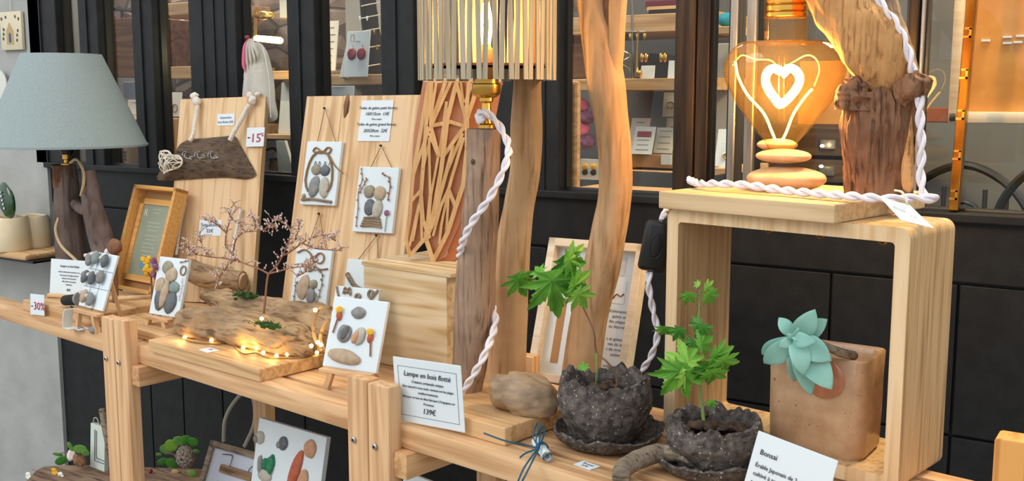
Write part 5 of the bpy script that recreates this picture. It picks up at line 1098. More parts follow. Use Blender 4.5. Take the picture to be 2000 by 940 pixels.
def saucer(label, c, r, seed, cat='saucer'):
    def f(a, j, rr, z):
        n1 = noise.noise(Vector((math.cos(a)*2+seed, math.sin(a)*2, 1))); n2 = noise.noise(Vector((math.cos(a)*8+seed, math.sin(a)*8, z*60)))
        return rr*(1+(.09*n1+.04*n2)*(rr/r)), z*(1+.35*n1+.3*n2) if z > .004 else z
    o = mk('clay_saucer', lathe(nb(), [(r*.5, 0), (r*.80, .0015), (r*.97, .012), (r*1.02, .022), (r*.98, .024), (r*.90, .014), (r*.72, .0085), (.001, .0075)], 96, fn=f), M['clay'], None); o.location = c
    return tag(o, label, cat, 'dark clay saucers')
c1 = Z(1182, 862, zt); c1.z = zt; c2_ = Z(1392, 918, zt); c2_.z = zt
saucer('ragged dark clay saucer under the left maple pot', c1+Vector((.004, 0, 0)), .086, 2); saucer('ragged dark clay saucer under the right maple pot, beside the grey branch', c2_+Vector((-.005, 0, 0)), .080, 5)
p1 = claypot('potted_maple', 'left young maple in a ragged dark clay pot, one arching stem', c1+Vector((-.002, 0, .008)), .0765, .098, 3)
p2 = claypot('potted_maple', 'right young maple in a low dark clay pot, upright stem before the crate', c2_+Vector((0, 0, .008)), .0735, .072, 7)
p1['group'] = p2['group'] = 'young maples in dark clay pots'
def maple(t, px, py, Y, s, rot, m, face=0, droop=.25, lobes=7, narrow=.19):
    """palmate serrated leaf; s = size in pixels, rot = direction of the middle lobe in the image plane"""
    c = W(px, py, Y); S_ = pxm(s, c); pts = []
    if lobes == 7: A = [-128, -84, -42, 0, 42, 84, 128]; Ln = [.42, .68, .92, 1.05, .92, .68, .42]
    else: A = [-84, -42, 0, 42, 84]; Ln = [.6, .9, 1.05, .9, .6]
    for i, (a, ln) in enumerate(zip(A, Ln)):
        a0 = rad(a); wd = narrow*ln
        def pt(u, v): return (math.sin(a0)*u+math.cos(a0)*v, math.cos(a0)*u-math.sin(a0)*v)
        prev = pt(.30, -.10)
        side = [(.26, -.07), (.40, -wd*.8), (.42, -wd*.62), (.55, -wd), (.57, -wd*.75), (.70, -wd*.78), (.72, -wd*.52), (.86, -wd*.36)]
        pts += [pt(u*ln if u > .3 else u, v) for u, v in side]+[pt(ln, 0)]+[pt(u*ln if u > .3 else u, -v) for u, v in side[::-1]]
    g = nb(); cv = g.verts.new((0, 0, 0)); vs = []
    for x, y in pts:
        r_ = math.hypot(x, y); zz = -droop*r_*r_+.05*math.sin(math.atan2(x, y)*8)*r_
        vs.append(g.verts.new((x*S_, y*S_, zz*S_)))
    for i in range(len(vs)-1): g.faces.new((cv, vs[i], vs[i+1]))
    g.faces.new((cv, vs[-1], vs[0]))
    # leaf frame: x right, y = lobe direction, z towards the viewer, tilted
    R_ = Matrix((RT, UP, -FW)).transposed().to_4x4()
    g.transform(Matrix.Translation(c) @ R_ @ Matrix.Rotation(rad(rot), 4, 'Z') @ Matrix.Rotation(rad(face), 4, 'X'))
    return mk('leaf', g, M[m], t, True, smooth=False)
Y1 = c1.y
mk('stem', tube(nb(), [Vector((W(1207, 768, Y1).x, Y1-.01, c1.z+.08)), W(1204, 735, Y1-.01), W(1186, 708, Y1-.02), W(1165, 688, Y1-.02), W(1160, 650, Y1-.03), W(1148, 620, Y1-.03), W(1130, 585, Y1-.04), W(1108, 555, Y1-.04), W(1085, 540, Y1-.04)], [.0020, .0018, .0016, .0016, .0014, .0013, .0012, .0011, .001], 6, 60), M['stembrown'], p1, True)
mk('stem', tube(nb(), [Vector((W(1162, 778, Y1).x, Y1, c1.z+.08)), W(1165, 740, Y1-.02), W(1166, 690, Y1-.02)], [.0020, .0018, .0016], 6, 20), M['stem'], p1, True)
for L in ([(1085, 540), (1060, 536), (1040, 545), (1015, 548)], [(1085, 540), (1068, 538), (1050, 532)], [(1108, 555), (1125, 560), (1150, 570)]): mk('stem', tube(nb(), [W(x, y, Y1-.04) for x, y in L], .0009, 5, 16), M['stembrown'], p1, True)
for px, py, s, rot, m, fc in ((1078, 548, 98, 192, 'leaf', 25), (1012, 545, 60, 205, 'leaf', 35), (1102, 512, 58, 215, 'leafdark', 30), (1112, 508, 62, 258, 'leaf', 40), (1054, 532, 30, 40, 'leaf', 50), (1122, 558, 66, 250, 'leaf', 45), (1128, 575, 50, 215, 'leaflight', 30), (1140, 720, 20, 10, 'leaf', 40), (1100, 556, 40, 180, 'leafdark', 50)): maple(p1, px, py, Y1-.045-.0002*s, s, rot, m, -fc)
for x, y in ((1157, 690), (1166, 684), (1172, 690)): mk('side_shoot', tube(nb(), [W(1165, 700, Y1-.02), W(x, y, Y1-.02)], .0007, 5), M['stem'], p1, True)
Y2 = c2_.y
mk('stem', tube(nb(), [Vector((W(1376, 838, Y2).x, Y2, c2_.z+.06)), W(1372, 800, Y2), W(1367, 740, Y2), W(1365, 680, Y2), W(1365, 630, Y2), W(1366, 580, Y2), W(1366, 566, Y2)], [.0030, .0026, .0022, .0019, .0016, .0012, .001], 7, 50), M['stem'], p2, True)
for L in ([(1366, 576), (1352, 575), (1340, 574)], [(1366, 572), (1376, 562), (1384, 560)], [(1366, 690), (1345, 672), (1335, 655)], [(1366, 690), (1320, 660), (1298, 648)], [(1367, 740), (1345, 722), (1330, 715)], [(1367, 735), (1385, 715), (1400, 700)], [(1366, 680), (1352, 640), (1345, 636)], [(1371, 790), (1385, 782), (1392, 782)]): mk('stem', tube(nb(), [W(x, y, Y2-.012*(i > 0)) for i, (x, y) in enumerate(L)], .0010, 5, 12), M['stem'], p2, True)
for px, py, s, rot, m, fc in ((1345, 576, 30, 170, 'leaf', 30), (1380, 562, 28, 260, 'leaflight', 30), (1384, 575, 34, 215, 'leaf', 30), (1364, 556, 14, 60, 'leaflight', 40), (1296, 642, 32, 170, 'leaf', 45), (1325, 645, 34, 165, 'leafdark', 30), (1366, 632, 30, 100, 'leafdark', 45), (1374, 640, 32, 190, 'leafdark', 20), (1370, 672, 46, 290, 'leaf', 35), (1352, 668, 26, 130, 'leafdark', 35), (1345, 708, 58, 20, 'leaflight', 25), (1330, 725, 78, 150, 'leaf', 25), (1340, 728, 66, 240, 'leaflight', 30), (1318, 722, 52, 95, 'leaflight', 55), (1398, 695, 58, 240, 'leaf', 30), (1412, 705, 56, 205, 'leaf', 40), (1380, 718, 50, 195, 'leafdark', 25), (1392, 728, 52, 185, 'leaf', 45), (1390, 786, 18, 170, 'leaf', 20)): maple(p2, px, py, Y2-.02-.0004*s, s, rot, m, -fc)
# grey branch on the bench
mk_ = log(nb(), [Z(1212, 935, zt+.014), Z(1222, 912, zt+.018), Z(1260, 895, zt+.022)+Vector((0, .01, 0)), Z(1300, 888, zt+.024)+Vector((0, .01, 0)), Z(1345, 893, zt+.035)], [.012, .014, .014, .013, .009], 4, 32, 60, .12, .05)
solo('driftwood_branch', mk_, M['bark'], 'bent grey driftwood branch lying between the two clay saucers', 'branch')
# blue raffia and rolled paper
t = thing('paper_scroll', 'small rolled white paper tied with blue raffia at the front of the bench', 'scroll', Z(1060, 885, zt))
a, b = Z(1052, 868, zt+.010), Z(1068, 890, zt+.010); d = (b-a).normalized(); u = d.cross(Vector((0, 0, 1))).normalized(); v = u.cross(d); g = nb(); ra = []
for k in range(64):
    an = k*.22; r = .0045+.00007*k; ra.append((u*math.cos(an)+v*math.sin(an))*r)
rows = [[g.verts.new(q+o) for o in ra] for q in (a-d*.012, b+d*.006)]
for i in range(63): g.faces.new((rows[0][i], rows[0][i+1], rows[1][i+1], rows[1][i]))
mk('rolled_sheet', g, M['paper'], t, True)
for i, L in enumerate(([(948, 845, .03), (990, 860, .03), (1030, 868, .02), (1052, 874, .021)], [(1052, 872, .021), (1050, 850, .032), (1062, 832, .036), (1066, 845, .03), (1056, 872, .021)], [(1054, 872, .021), (1044, 850, .03), (1052, 826, .034), (1058, 845, .032), (1054, 874, .021)], [(1054, 874, .02), (1040, 892, .015), (1025, 915, .004), (1015, 938, -.005)], [(1056, 874, .02), (1045, 895, .012), (1030, 925, .0), (1022, 940, -.01)], [(1052, 876, .021), (1030, 884, .012), (1018, 893, .002)])):
    mk('raffia_strand', tube(nb(), [Z(x, y, zt+z)-Vector((0, .004, 0)) for x, y, z in L], .0016, 5, 24, flat=((0, 1, 0), .5)), M['raffia'], t, True)
mk('raffia_wrap', tube(nb(), [a.lerp(b, .35)+(u*math.cos(k*.6)+v*math.sin(k*.6))*.0098+d*(k*.0002) for k in range(32)], .0012, 5), M['raffia'], t, True)
# --- crate
CY = rad(-10); cw, cdp, ch, th = .395, .161, .374, .021
t = thing('display_crate', 'open pale wooden box frame standing upright, holding the stoneware planter', 'crate', (-.703, 1.541, zt), (0, 0, CY))
def rr(x0, x1, z0, z1, r, n=6):
    P = []
    for cx_, cz_, a0 in ((x1-r, z1-r, 0), (x0+r, z1-r, 90), (x0+r, z0+r, 180), (x1-r, z0+r, 270)):
        for k in range(n+1): a = rad(a0+90*k/n); P.append((cx_+r*math.cos(a), cz_+r*math.sin(a)))
    return P
g = nb(); O_ = rr(0, cw, 0, ch, .016); I_ = rr(th, cw-th, th, ch-th, .006)
R4 = [[g.verts.new((x, y, z)) for x, z in L] for L, y in ((O_, 0), (I_, 0), (I_, cdp), (O_, cdp))]; m = len(O_)
for j in range(4):
    for i in range(m): g.faces.new((R4[j][i], R4[j][(i+1) % m], R4[(j+1) % 4][(i+1) % m], R4[(j+1) % 4][i]))
ob_ = mk('body', g, M['crateZ'], t, angle=35); ob_.data.materials.append(M['crateEdge'])
for p_ in ob_.data.polygons:
    if abs(p_.normal.y) > .9: p_.material_index = 1
for x in (.115, .205, .305):
    g = nb(); zc = ch-th; tube(g, [(x, .12, zc+.002), (x, .12, zc-.006), (x-.006, .12, zc-.010), (x-.006, .12, zc-.017), (x, .12, zc-.021), (x+.006, .12, zc-.017), (x+.006, .12, zc-.011)], .0013, 6, 24); mk('hook', g, M['brass'], t)
plank('top_plank', 'thick pale plank lying across the top of the upright crate', (-.712, 1.525, zt+ch+.0005), -11.6, .303, .30, .027, 'crateX')
ZP = zt+ch+.0275
# --- stoneware planter with succulent
PC = Vector((-.521, 1.512, zt+th))
t = thing('succulent_planter', 'square glazed stoneware planter with a clay disc and a blue-green succulent', 'plant', PC, (0, 0, rad(-2)))
pw, pd, ph = .148, .112, .150
def sq(w, d, z, r, wob=0, n=10):
    P = []
    for cx_, cy_, a0 in ((w/2-r, d/2-r, 0), (-w/2+r, d/2-r, 90), (-w/2+r, -d/2+r, 180), (w/2-r, -d/2+r, 270)):
        for k in range(n+1):
            a = rad(a0+90*k/n); x, y = cx_+r*math.cos(a), cy_+r*math.sin(a)
            P.append((x+pw/2, y+pd/2, z+wob*math.sin(math.atan2(y, x)*4+1)+wob*.5*math.sin(math.atan2(y, x)*7)))
    return P
def loft(g, rings, cap0=True, cap1=True):
    V = [[g.verts.new(p) for p in R_] for R_ in rings]; m = len(V[0])
    for j in range(len(V)-1):
        for i in range(m): g.faces.new((V[j][i], V[j][(i+1) % m], V[j+1][(i+1) % m], V[j+1][i]))
    if cap0: g.faces.new(V[0][::-1])
    if cap1: g.faces.new(V[-1])
    return g
g = loft(nb(), [sq(pw*.94, pd*.92, 0, .022), sq(pw*.99, pd*.98, .008, .024), sq(pw*1.01, pd, .06, .024), sq(pw, pd*1.0, .11, .02), sq(pw*1.01, pd*1.02, ph, .018, .002), sq(pw*.98, pd*.98, ph+.003, .017, .002), sq(pw*.93, pd*.90, ph-.002, .016, .002), sq(pw*.92, pd*.88, ph-.03, .016), sq(pw*.2, pd*.2, ph-.03, .004)])
mk('pot', g, M['planter'], t)
g = nb(); lathe(g, [(.030, 0), (.030, .004), (.026, .006), (.001, .0055)], 40); g.transform(Matrix.Translation((pw*.60, -.000, ph*.80)) @ Matrix.Rotation(rad(90), 4, 'X')); mk('clay_disc', g, M['terracotta'], t)
YQ = 1.475
mk('stem', tube(nb(), [W(1668, 695, 1.53), W(1645, 690, 1.50), W(1620, 680, 1.485), W(1585, 665, YQ), W(1552, 655, YQ)], [.007, .007, .006, .006, .006], 12, 24), M['bark'], t, True)
def fleaf(bx_, by_, tx, ty, wpx, d0, d1, lift=.01, m='succ'):
    a = W(bx_, by_, YQ+d0); b = W(tx, ty, YQ+d1); ax = b-a; L = ax.length; ax = ax/L; nv = (-FW-ax*(-FW).dot(ax)).normalized(); sd = ax.cross(nv); wd = pxm(wpx, a)/2; g = nb(); rows = []
    n = 14
    for i in range(n+1):
        u = i/n; ww = wd*(math.sin(math.pi*min(1, (u*.93+.07))**1.15)**.75*(1.0) if u < 1 else 0); ww = max(ww, .0006); th_ = .0030*(1-u*.5)
        c = a+ax*(L*u)+nv*(lift*math.sin(math.pi*u*.9)); row = []
        for k in range(12):
            an = 2*math.pi*k/12; xx = math.cos(an)*ww; yy = math.sin(an)*th_+(abs(math.cos(an))**2)*.18*ww
            row.append(g.verts.new(c+sd*xx+nv*yy))
        rows.append(row)
    for i in range(n):
        for k in range(12): g.faces.new((rows[i][k], rows[i][(k+1) % 12], rows[i+1][(k+1) % 12], rows[i+1][k]))
    g.faces.new(rows[0][::-1]); g.faces.new(rows[-1]); return mk('leaf', g, M[m], t, True, angle=80)
cxp, cyp = 1548, 660
for tx, ty, wp, d0, d1, lf in ((1616, 623, 40, .006, .012, .008), (1592, 603, 44, 0, -.004, .010), (1521, 621, 28, .002, .002, .006), (1489, 690, 40, .008, .016, .008), (1492, 708, 42, .002, -.004, .010), (1625, 706, 48, .004, .0, .014), (1624, 762, 56, .006, -.004, .010), (1583, 773, 42, .008, .0, .010), (1550, 745, 34, .008, .010, .010), (1568, 735, 40, -.004, -.022, .014), (1598, 668, 30, -.008, -.024, .012), (1520, 678, 22, -.008, -.022, .008), (1560, 640, 14, -.012, -.026, .003), (1538, 652, 12, -.012, -.026, .003), (1556, 668, 12, -.012, -.028, .003)):
    fleaf(cxp, cyp, tx, ty, wp, d0, d1, lf)
# --- heart bulb lamp on stones
YH = 1.64
def stone_(px, py, hw, hh, label, seed, m, Y=YH, base=None):
    c = W(px, py, Y); g = nb(); blob(g, c, (pxm(hw, c), pxm(hw*.72, c), pxm(hh, c)), seed, .05, None, 4, .8)
    return solo('balanced_stone', g, m, label, 'stone', 'stacked smooth stones under the heart bulb')
s0 = stone_(1535, 346, 78, 24, 'largest smooth stone, lowest of the stack under the heart bulb', 1, M['stonew'])
zlow = min(v.co.z for v in s0.data.vertices)+s0.location.z; s0.location.z += ZP-zlow
stone_(1530, 305, 54, 14, 'middle flat stone of the stack under the heart bulb', 2, M['stonew'])
stone_(1518, 283, 40, 12, 'uppermost small stone of the stack behind the tip of the heart bulb', 3, M['stonew'], YH+.02)
t = thing('heart_bulb', 'large heart-shaped amber glass bulb, glowing, above the stacked stones', 'bulb', W(1530, 295, YH))
k = pxm(1, W(1530, 180, YH)); cx0, cz0 = W(1530, 180, YH).x, W(1530, 180, YH).z
prof = [(0, -118), (16, -117), (28, -108), (36, -92), (52, -62), (74, -22), (96, 20), (110, 52), (114, 72), (108, 90), (94, 100), (76, 101), (58, 98), (46, 96), (42, 100), (41, 112), (41, 128), (41, 150)]
prof = [(0, -118), (14, -117), (24, -111), (32, -98), (44, -84), (56, -68), (74, -44), (91, -20), (105, 4), (113, 22), (117, 42), (114, 62), (104, 80), (88, 95), (70, 98), (54, 92), (44, 90), (41, 98), (41, 128), (41, 150)]
Pp = [Vector((r, 0, z)) for r, z in prof]; Pc = catmull(Pp, 60)
seg = 72; g = nb(); rings = []
for p in Pc:
    # flattened front to back, lobes from a waist pressed into the shoulders
    ring = []
    for i in range(seg):
        a = 2*math.pi*i/seg; r = max(p.x, .3); fl = .62+.38*max(0, 1-r/60)
        ring.append(g.verts.new((cx0+r*k*math.cos(a+rad(33)*0), YH+r*k*fl*math.sin(a), cz0+p.z*k)))
    rings.append(ring)
for j in range(len(rings)-1):
    for i in range(seg): g.faces.new((rings[j][i], rings[j][(i+1) % seg], rings[j+1][(i+1) % seg], rings[j+1][i]))
g.transform(Matrix.Translation((cx0, YH, 0)) @ Matrix.Rotation(rad(12), 4, 'Z') @ Matrix.Translation((-cx0, -YH, 0)))
mk('glass_envelope', g, M['amber'], t, True, angle=80)
def hp(x, y, d=0): return W(x, y, YH+d)
mk('inner_stem', lathe(nb(), [(20*k, 130*k), (16*k, 96*k), (9*k, 84*k), (6*k, 60*k), (5*k, 30*k), (.001, 26*k)], 24, (cx0, YH, cz0)), M['clear'], t, True)
fp = [(1528, 122), (1508, 118), (1490, 128), (1486, 150), (1494, 176), (1506, 198), (1520, 214), (1534, 200), (1552, 182), (1570, 164), (1574, 145), (1562, 130), (1546, 124), (1534, 134), (1524, 150), (1530, 165), (1546, 168)]
fp = [(1526, 140), (1512, 134), (1500, 140), (1495, 158), (1503, 178), (1515, 194), (1524, 204), (1540, 192), (1556, 172), (1562, 154), (1554, 138), (1540, 134), (1530, 144)]
mk('filament_or_glint', tube(nb(), [hp(x, y, .012*math.sin(i)) for i, (x, y) in enumerate(fp)], .0068, 10, 80), M['fil'], t, True)
glint_path = [(1420, 110), (1438, 128), (1445, 168), (1470, 200), (1498, 235), (1510, 270), (1520, 286), (1536, 272), (1556, 232), (1576, 196), (1590, 176)]
glint_path = [(1436, 120), (1442, 150), (1460, 185), (1492, 222), (1508, 258), (1520, 282), (1534, 262), (1550, 222), (1572, 190), (1586, 174)]
mk('filament_or_glint', tube(nb(), [hp(x, y, .010) for x, y in glint_path], .0020, 8, 80), emis('thin_glint', 'ffc050', 26), t, True)  # reflection lines in the bulb glass, built as a glowing tube
mk('filament_or_glint', tube(nb(), [hp(x, y, .012) for x, y in ((1436, 120), (1450, 108), (1476, 116), (1505, 118), (1526, 134), (1548, 122), (1576, 108), (1594, 116), (1600, 138), (1590, 168))], .0009, 8, 60), emis('fine_glint', 'ffb040', 14), t, True)  # squiggles of reflected light at the top, also built as a glowing tube
for x in (1522, 1532): mk('support_wire', tube(nb(), [hp(x, 110), hp(x-1, 170), hp(x, 238)], .0006, 5), M['brass'], t, True)
l = bpy.data.lights.new('heart_light', 'POINT'); l.energy = 8; l.color = (1, .62, .24); l.shadow_soft_size = .02; lo = bpy.data.objects.new('heart_light', l); COL.objects.link(lo); lo.location = hp(1530, 165)
# --- driftwood lamp body: hollow stump, leaning limb, socket, cord
YV = 1.62; t = thing('driftwood_lamp', 'driftwood lamp: cracked brown stump with a leaning limb carrying the brass socket', 'lamp', Vector((W(1715, 370, YV).x, YV, ZP)))
pts = [(1716, 374, 66), (1714, 330, 70), (1712, 270, 75), (1714, 210, 76), (1716, 175, 70)]
C_ = [W(x, y, YV) for x, y, _ in pts]; C_[0].z = ZP
def vf(an, tt, r): 
    base_ = rough(6, .10, .07, 6)(an, tt, r); return base_*(1+.05*math.sin(an*3+tt*2))
R_ = [pxm(h, C_[0])*.92 for _, _, h in pts]; CC = catmull(C_, 70)
g = nb(); rings = []
def rint(t_, L): t_ *= len(L)-1; i = min(int(t_), len(L)-2); return L[i]*(1-(t_-i))+L[i+1]*(t_-i)
for i in range(71):
    u = i/70; ring = []
    for j in range(96):
        a = 2*math.pi*j/96; r = vf(a, u, rint(u, R_)); zz = 0
        if u > .8: zz = (u-.8)/.2*(.020*noise.noise(Vector((math.cos(a)*2.1+1, math.sin(a)*2.1, 4)))+.012*noise.noise(Vector((math.cos(a)*7, math.sin(a)*7, 2))))
        ring.append(g.verts.new(CC[i]+Vector((r*math.cos(a), r*.75*math.sin(a), zz))))
    rings.append(ring)
for f_, dz in ((.84, 0), (.74, -.03), (.6, -.06)): rings.append([g.verts.new(CC[70]+(v.co-CC[70])*f_+Vector((0, 0, dz))) for v in rings[70]])
for i in range(len(rings)-1):
    for j in range(96): g.faces.new((rings[i][j], rings[i][(j+1) % 96], rings[i+1][(j+1) % 96], rings[i+1][j]))
g.faces.new(rings[0][::-1]); g.faces.new(rings[-1]); mk('stump', g, M['dw_brown'], t, True)
mk('stump_lobe', log(nb(), [W(1764, 185, YV-.02), W(1785, 168, YV-.03), W(1800, 158, YV-.03), W(1806, 146, YV-.03)], [.020, .020, .017, .010], 3, 30, 40, .3, .08), M['dw_brown'], t, True)
mk('stump_lobe', log(nb(), [W(1662, 215, YV-.03), W(1664, 185, YV-.03), W(1672, 165, YV-.03), W(1676, 150, YV-.03)], [.024, .024, .017, .008], 8, 30, 40, .35, .1), M['dw_brown'], t, True)
mk('bare_streak', sculpt([W(x, y, YV-.052) for x, y in ((1780, 225), (1784, 290), (1783, 368), (1764, 368), (1760, 330), (1770, 280))], W(1773, 310, YV-.052), Vector((.3, -1, 0)).normalized(), .006, seed=4), M['dw_orange'], t, True)
mk('limb', log(nb(), [W(1742, 190, YV+.035), W(1728, 150, YV+.010), W(1700, 90, YV-.01), W(1662, 30, YV-.01), W(1625, -30, YV-.01), W(1570, -110, YV)], [.026, .040, .046, .044, .042, .036], 7, 56, 110, .2, .06, 8), M['dw_orange'], t, True)
mk('limb', log(nb(), [W(1775, 190, YV+.02), W(1760, 130, YV+.02), W(1735, 60, YV+.02), W(1700, -10, YV+.02), W(1650, -80, YV+.02)], [.020, .022, .026, .030, .028], 11, 40, 90, .12, .05), M['dw_grey'], t, True)
c = Vector((cx0, YH, cz0+142*k)); g = nb()
lathe(g, [(38*k, 0), (42*k, 2*k), (42*k, 9*k), (39*k, 11*k), (42*k, 13*k), (42*k, 22*k), (39*k, 24*k), (42*k, 27*k), (42*k, 60*k), (30*k, 66*k), (12*k, 70*k), (12*k, 110*k), (.001, 111*k)], 48, c); mk('brass_socket', g, M['brass'], t, True)
mk('twisted_cord', cordpath(nb(), [W(1700, -30, YV-.02), W(1722, 10, YV-.02), W(1752, 50, YV-.02), W(1772, 95, YV-.02), W(1783, 140, YV-.02)], .0046, 90), M['cord'], t, True)
zc = ZP+.009
def zp(px, Y): return Vector((W(px, 370, Y).x, Y, zc))
mk('twisted_cord', cordpath(nb(), [W(1796, 188, YV-.035), W(1797, 230, YV-.04), W(1800, 290, YV-.045), W(1798, 340, YV-.05), zp(1806, 1.56), zp(1826, 1.54), zp(1790, 1.53), zp(1735, 1.50), zp(1660, 1.51), zp(1590, 1.53), zp(1530, 1.55), zp(1460, 1.565)+Vector((0, 0, .004)), zp(1400, 1.575)+Vector((0, 0, .003)), zp(1365, 1.60), zp(1345, 1.66)], .0046, 420), M['cord'], t, True)
# hanging price tag
g = nb(); q = [(1719, 388), (1775, 386), (1825, 445), (1760, 428)]
t = thing('price_tag', 'white handwritten price tag tied to the cord on the corner of the plank', 'tag', W(1765, 400, 1.47))
A4 = [W(1719, 386, 1.46), W(1776, 400, 1.475), W(1824, 446, 1.45), W(1760, 430, 1.435)]
g = nb(); a = [g.verts.new(p) for p in A4]; b = [g.verts.new(p+Vector((0, .0008, -.0008))) for p in A4]; g.faces.new(a); g.faces.new(b[::-1])
for i in range(4): g.faces.new((a[i], b[i], b[(i+1) % 4], a[(i+1) % 4]))
mk('tag_card', g, M['paper'], t, True, False)
for y_, x0_, x1_ in ((402, 1745, 1768), (414, 1754, 1790), (424, 1768, 1796)): mk('handwriting', tube(nb(), [W(x0_+(x1_-x0_)*i/14, y_+(i % 2)*4+i*.7, 1.4525) for i in range(15)], .0004, 4), M['greyink'], t, True)
mk('tag_string', tube(nb(), [W(1748, 372, 1.50), W(1762, 376, 1.48), W(1771, 392, 1.468), W(1772, 402, 1.467)], .0016, 6, 16), M['rope'], t, True)
# ================================================================ lower level, under the bench
ZG = .45
g = nb(); poly = [Z(88, 911, ZG), Z(180, 909, ZG), Z(300, 914, ZG), Z(432, 921, ZG), Z(470, 960, ZG), Z(300, 1040, ZG), Z(40, 990, ZG), Z(62, 930, ZG)]
P = catmull(poly+[poly[0]], 60)[:-1]; top = [g.verts.new(p+Vector((0, 0, .004*noise.noise(p*20)))) for p in P]; bot = [g.verts.new(Vector((p.x, p.y, .419))) for p in P]; n = len(P)
g.faces.new(top); g.faces.new(bot[::-1])
for i in range(n): g.faces.new((top[i], bot[i], bot[(i+1) % n], top[(i+1) % n]))
solo('bark_slab', g, weathered('slab_bark', '8a705c', 'a38a74', '5a463a', 'X', .8, .8), 'thick driftwood slab lying on the lower level under the bench', 'slab', loc=Z(250, 950, .419))
# large stone canvas
t = panel('pebble_picture', 'large white canvas with pebbles, sea glass and a red stone, under the bench', 'picture', (-1.798, 1.615, .42), -1.9, -10.7, 1.6, .219, .293, .014)
peb(t, .055, .85, .065, .052, 'pale', 10); peb(t, .02, .835, .035, .028, 'grey', 0, y=.012); peb(t, .41, .86, .065, .055, 'slate', 12); peb(t, .37, .845, .03, .03, 'grey', 12, y=.012); peb(t, .80, .88, .085, .072, 'clay', 8)
peb(t, .63, .69, .07, .165, 'brick', 16, .08); peb(t, .75, .60, .07, .12, 'clay', 8); peb(t, .27, .67, .06, .075, 'seaglass', 0, .35); peb(t, .18, .66, .04, .05, 'seaglass', 10, .3); peb(t, .12, .64, .035, .08, 'grey', -12, .3); peb(t, .2, .57, .10, .05, 'pale')
# welcome frame
t = thing('framed_sign', 'grey wooden frame with a driftwood strip and brush lettering under the bench', 'sign', (-1.970, 1.590, .42), (rad(-23), rad(.6), rad(-1)))
g = nb(); w_, h_2 = .241, .218
box(g, 0, w_, 0, .014, h_2-.016, h_2, .001); box(g, 0, .014, 0, .014, 0, h_2, .001); box(g, w_-.014, w_, 0, .014, 0, h_2, .001); box(g, 0, w_, 0, .014, 0, .014, .001); mk('frame', g, M['bark'], t, False, False)
mk('sheet', box(nb(), .012, w_-.012, .008, .012, .012, h_2-.010), mat('lilac_paper', 'c0c4d2', .7), t, False, False)
mk('driftwood_strip', box(nb(), .055, .165, .0, .008, .150, .170, .003), M['dw_pale'], t)
mk('wire', tube(nb(), [(.050, .004, .192), (.080, .003, .196), (.086, .003, .19), (.087, .002, .168)], .001, 6, 20), M['gunmetal'], t)
mk('wire', tube(nb(), [(.16, .003, .155), (.150, .003, .175), (.165, .003, .19)], .001, 6, 20), M['gunmetal'], t)
text([('Welcome', .045, .095, .05, 'LEFT')], t, M['ink'], y=.0075, shear=.25)
g = nb(); tube(g, [W(437, 862, 1.93), W(440, 820, 1.92), W(458, 785, 1.92), W(485, 762, 1.92), W(497, 790, 1.92), W(496, 830, 1.92), W(478, 872, 1.93)], .0055, 8, 60)
solo('cable_loop', g, M['greycord'], 'grey cable hanging in a long loop under the middle bench', 'cable')
# white painted frame and driftwood
t = thing('painted_plaque', 'small white painted wooden frame standing behind the left post under the bench', 'frame', Z(176, 912, ZG), (rad(-4), 0, rad(-4)))
mk('frame_board', box(nb(), 0, .068, 0, .014, .0, .122, .001), M['mintwood'], t, False, False)
g = nb()
for o in (.022, .030): box(g, o, .0672, -.002, .001, o, o+.0015); box(g, o, o+.0015, -.002, .001, o, .112-o*.2)
mk('moulding', g, M['greyink'], t, False, False); mk('string_loop', tube(nb(), [(.002, .007, .12), (.006, .007, .135), (.02, .007, .136), (.032, .007, .12)], .0018, 6, 20), M['greycord'], t)
g = log(nb(), [Z(222, 915, ZG+.010), W(212, 860, 1.66), W(200, 800, 1.68)], [.010, .011, .010], 3, 20, 40, .1); solo('driftwood_stick', g, M['bark'], 'grey driftwood stick leaning against the white painted frame', 'stick')
def sprout(label, pts, leaves, Y, extra=None, cat='plant', name='leafy_sprig'):
    t = thing(name, label, cat, W(pts[0][0], pts[0][1], Y))
    mk('stem', tube(nb(), [W(x, y, Y) for x, y in pts], .0016, 6, 20), M['stembrown'], t, True)
    R_ = Matrix((RT, UP, -FW)).transposed().to_4x4()
    for i, (x, y, rx, rz, rot, m) in enumerate(leaves):
        g = nb(); c = W(x, y, Y-.002*i); blob(g, (0, 0, 0), (pxm(rx, c), pxm(rz, c), .002), i, .08, None, 3); g.transform(Matrix.Translation(c) @ R_ @ Matrix.Rotation(rad(rot), 4, 'Z') @ Matrix.Rotation(rad(25), 4, 'X')); mk('leaf', g, M[m], t, True)
    if extra: extra(t)
    return t
YW = 1.66
def shellx(t):
    mk('shell', blob(nb(), W(139, 890, YW), (.014, .01, .015), 2, .3), M['bud'], t, True); mk('wood_chip', blob(nb(), W(155, 900, YW-.01), (.024, .012, .016), 5, .4), M['dw_brown'], t, True)
sprout('leafy sprig with a shell at the left of the white painted frame', [(150, 905), (135, 885), (108, 888)], [(120, 900, 13, 9, 30, 'leafdark'), (113, 888, 11, 4, -10, 'leafdark'), (138, 873, 5, 12, 15, 'leafy'), (157, 878, 14, 11, 0, 'leafy'), (167, 885, 8, 8, 0, 'leafy')], YW, shellx)
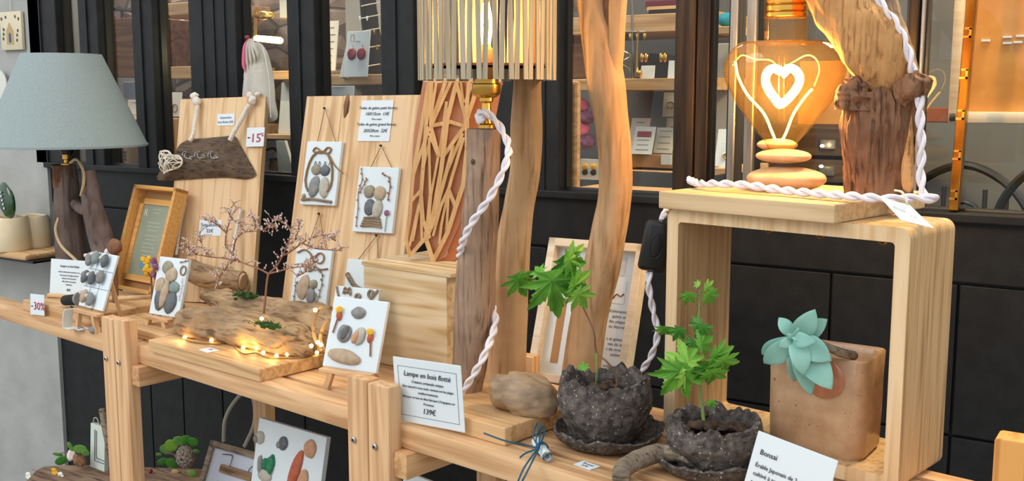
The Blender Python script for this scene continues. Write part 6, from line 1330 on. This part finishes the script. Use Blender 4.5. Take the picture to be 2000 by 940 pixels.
def cone(t):
    c = W(363, 893, 1.78); g = nb()
    for i in range(90):
        u = i/90; z = 1-2*u; r = math.sqrt(max(0, 1-z*z)); a = i*2.399963
        d = Vector((r*math.cos(a), -z, r*math.sin(a))); p = Vector((d.x*.026, d.y*.020, d.z*.028)); 
        m_ = Matrix.Translation(c+p) @ d.to_track_quat('Z', 'Y').to_matrix().to_4x4(); s = nb(); blob(g, c+p, (.0068, .0068, .0048), i, .25, d.to_track_quat('Z', 'Y').to_euler(), 1); s.free()
    blob(g, c, (.020, .016, .022), 1, .1); mk('pine_cone', g, M['pinecone'], t, True)
sprout('round green leaves around a grey pine cone under the middle bench', [(380, 925), (350, 895), (320, 880)], [(325, 878, 13, 12, 0, 'leafy'), (335, 870, 12, 14, 20, 'leaflight'), (350, 862, 13, 12, 0, 'leafy'), (365, 860, 12, 12, 0, 'leafdark'), (378, 864, 10, 11, 0, 'leafdark'), (318, 902, 12, 8, 20, 'leafdark'), (335, 905, 10, 12, 40, 'leafdark'), (310, 888, 6, 4, 0, 'leafy'), (383, 882, 7, 5, 0, 'leafdark'), (376, 925, 9, 9, 0, 'leafy'), (342, 922, 8, 6, 0, 'stonew')], 1.80, cone, 'wreath', 'leaf_wreath')
for i, (x, y) in enumerate(((216, 924), (294, 921))):
    p = Z(x, y, ZG+.007); g = nb(); blob(g, p, (.006, .006, .006), i, .05, sub=2); solo('red_berry', g, M['berry'], ('red berry on the slab, left of the left bench post', 'red berry on the slab, right of the left bench post')[i], 'berry', 'red berries on the slab')
t = thing('flower_cluster', 'cluster of white and orange artificial flowers at the bottom left corner', 'flowers', Z(90, 945, ZG)); Yf = 1.60
for i, (x, y, m) in enumerate(((57, 930, 'whitepet'), (63, 940, 'whitepet'), (78, 928, 'stonew'), (86, 936, 'whitepet'), (108, 922, 'yellow'), (120, 930, 'whitepet'), (116, 942, 'whitepet'))):
    g = nb(); c = W(x, y, Yf)
    for k_ in range(5): a = k_*1.257; blob(g, c+Vector((math.cos(a)*.007, -.002, math.sin(a)*.007)), (.0065, .003, .0055), k_+i, .3, sub=2)
    mk('flower', g, M[m], t, True)
g = nb(); c = W(98, 940, Yf)
for k_ in range(7): blob(g, c+Vector((random.uniform(-.02, .02), .004, random.uniform(-.01, .004))), (.010, .004, .006), k_, .3, sub=2)
mk('foliage', g, M['leafdark'], t, True)
mk('thread', tube(nb(), [W(64, 918, Yf), W(75, 920, Yf), W(86, 919, Yf)], .0008, 5), M['red'], t, True)
# white object at the bottom below the price card
g = nb(); a = Z(785, 926, .62)
t = panel('white_canvas', 'white canvas corner just visible under the bench below the price card', 'canvas', (-1.36, 1.60, .45), -6, -14, 3, .15, .228, .012)
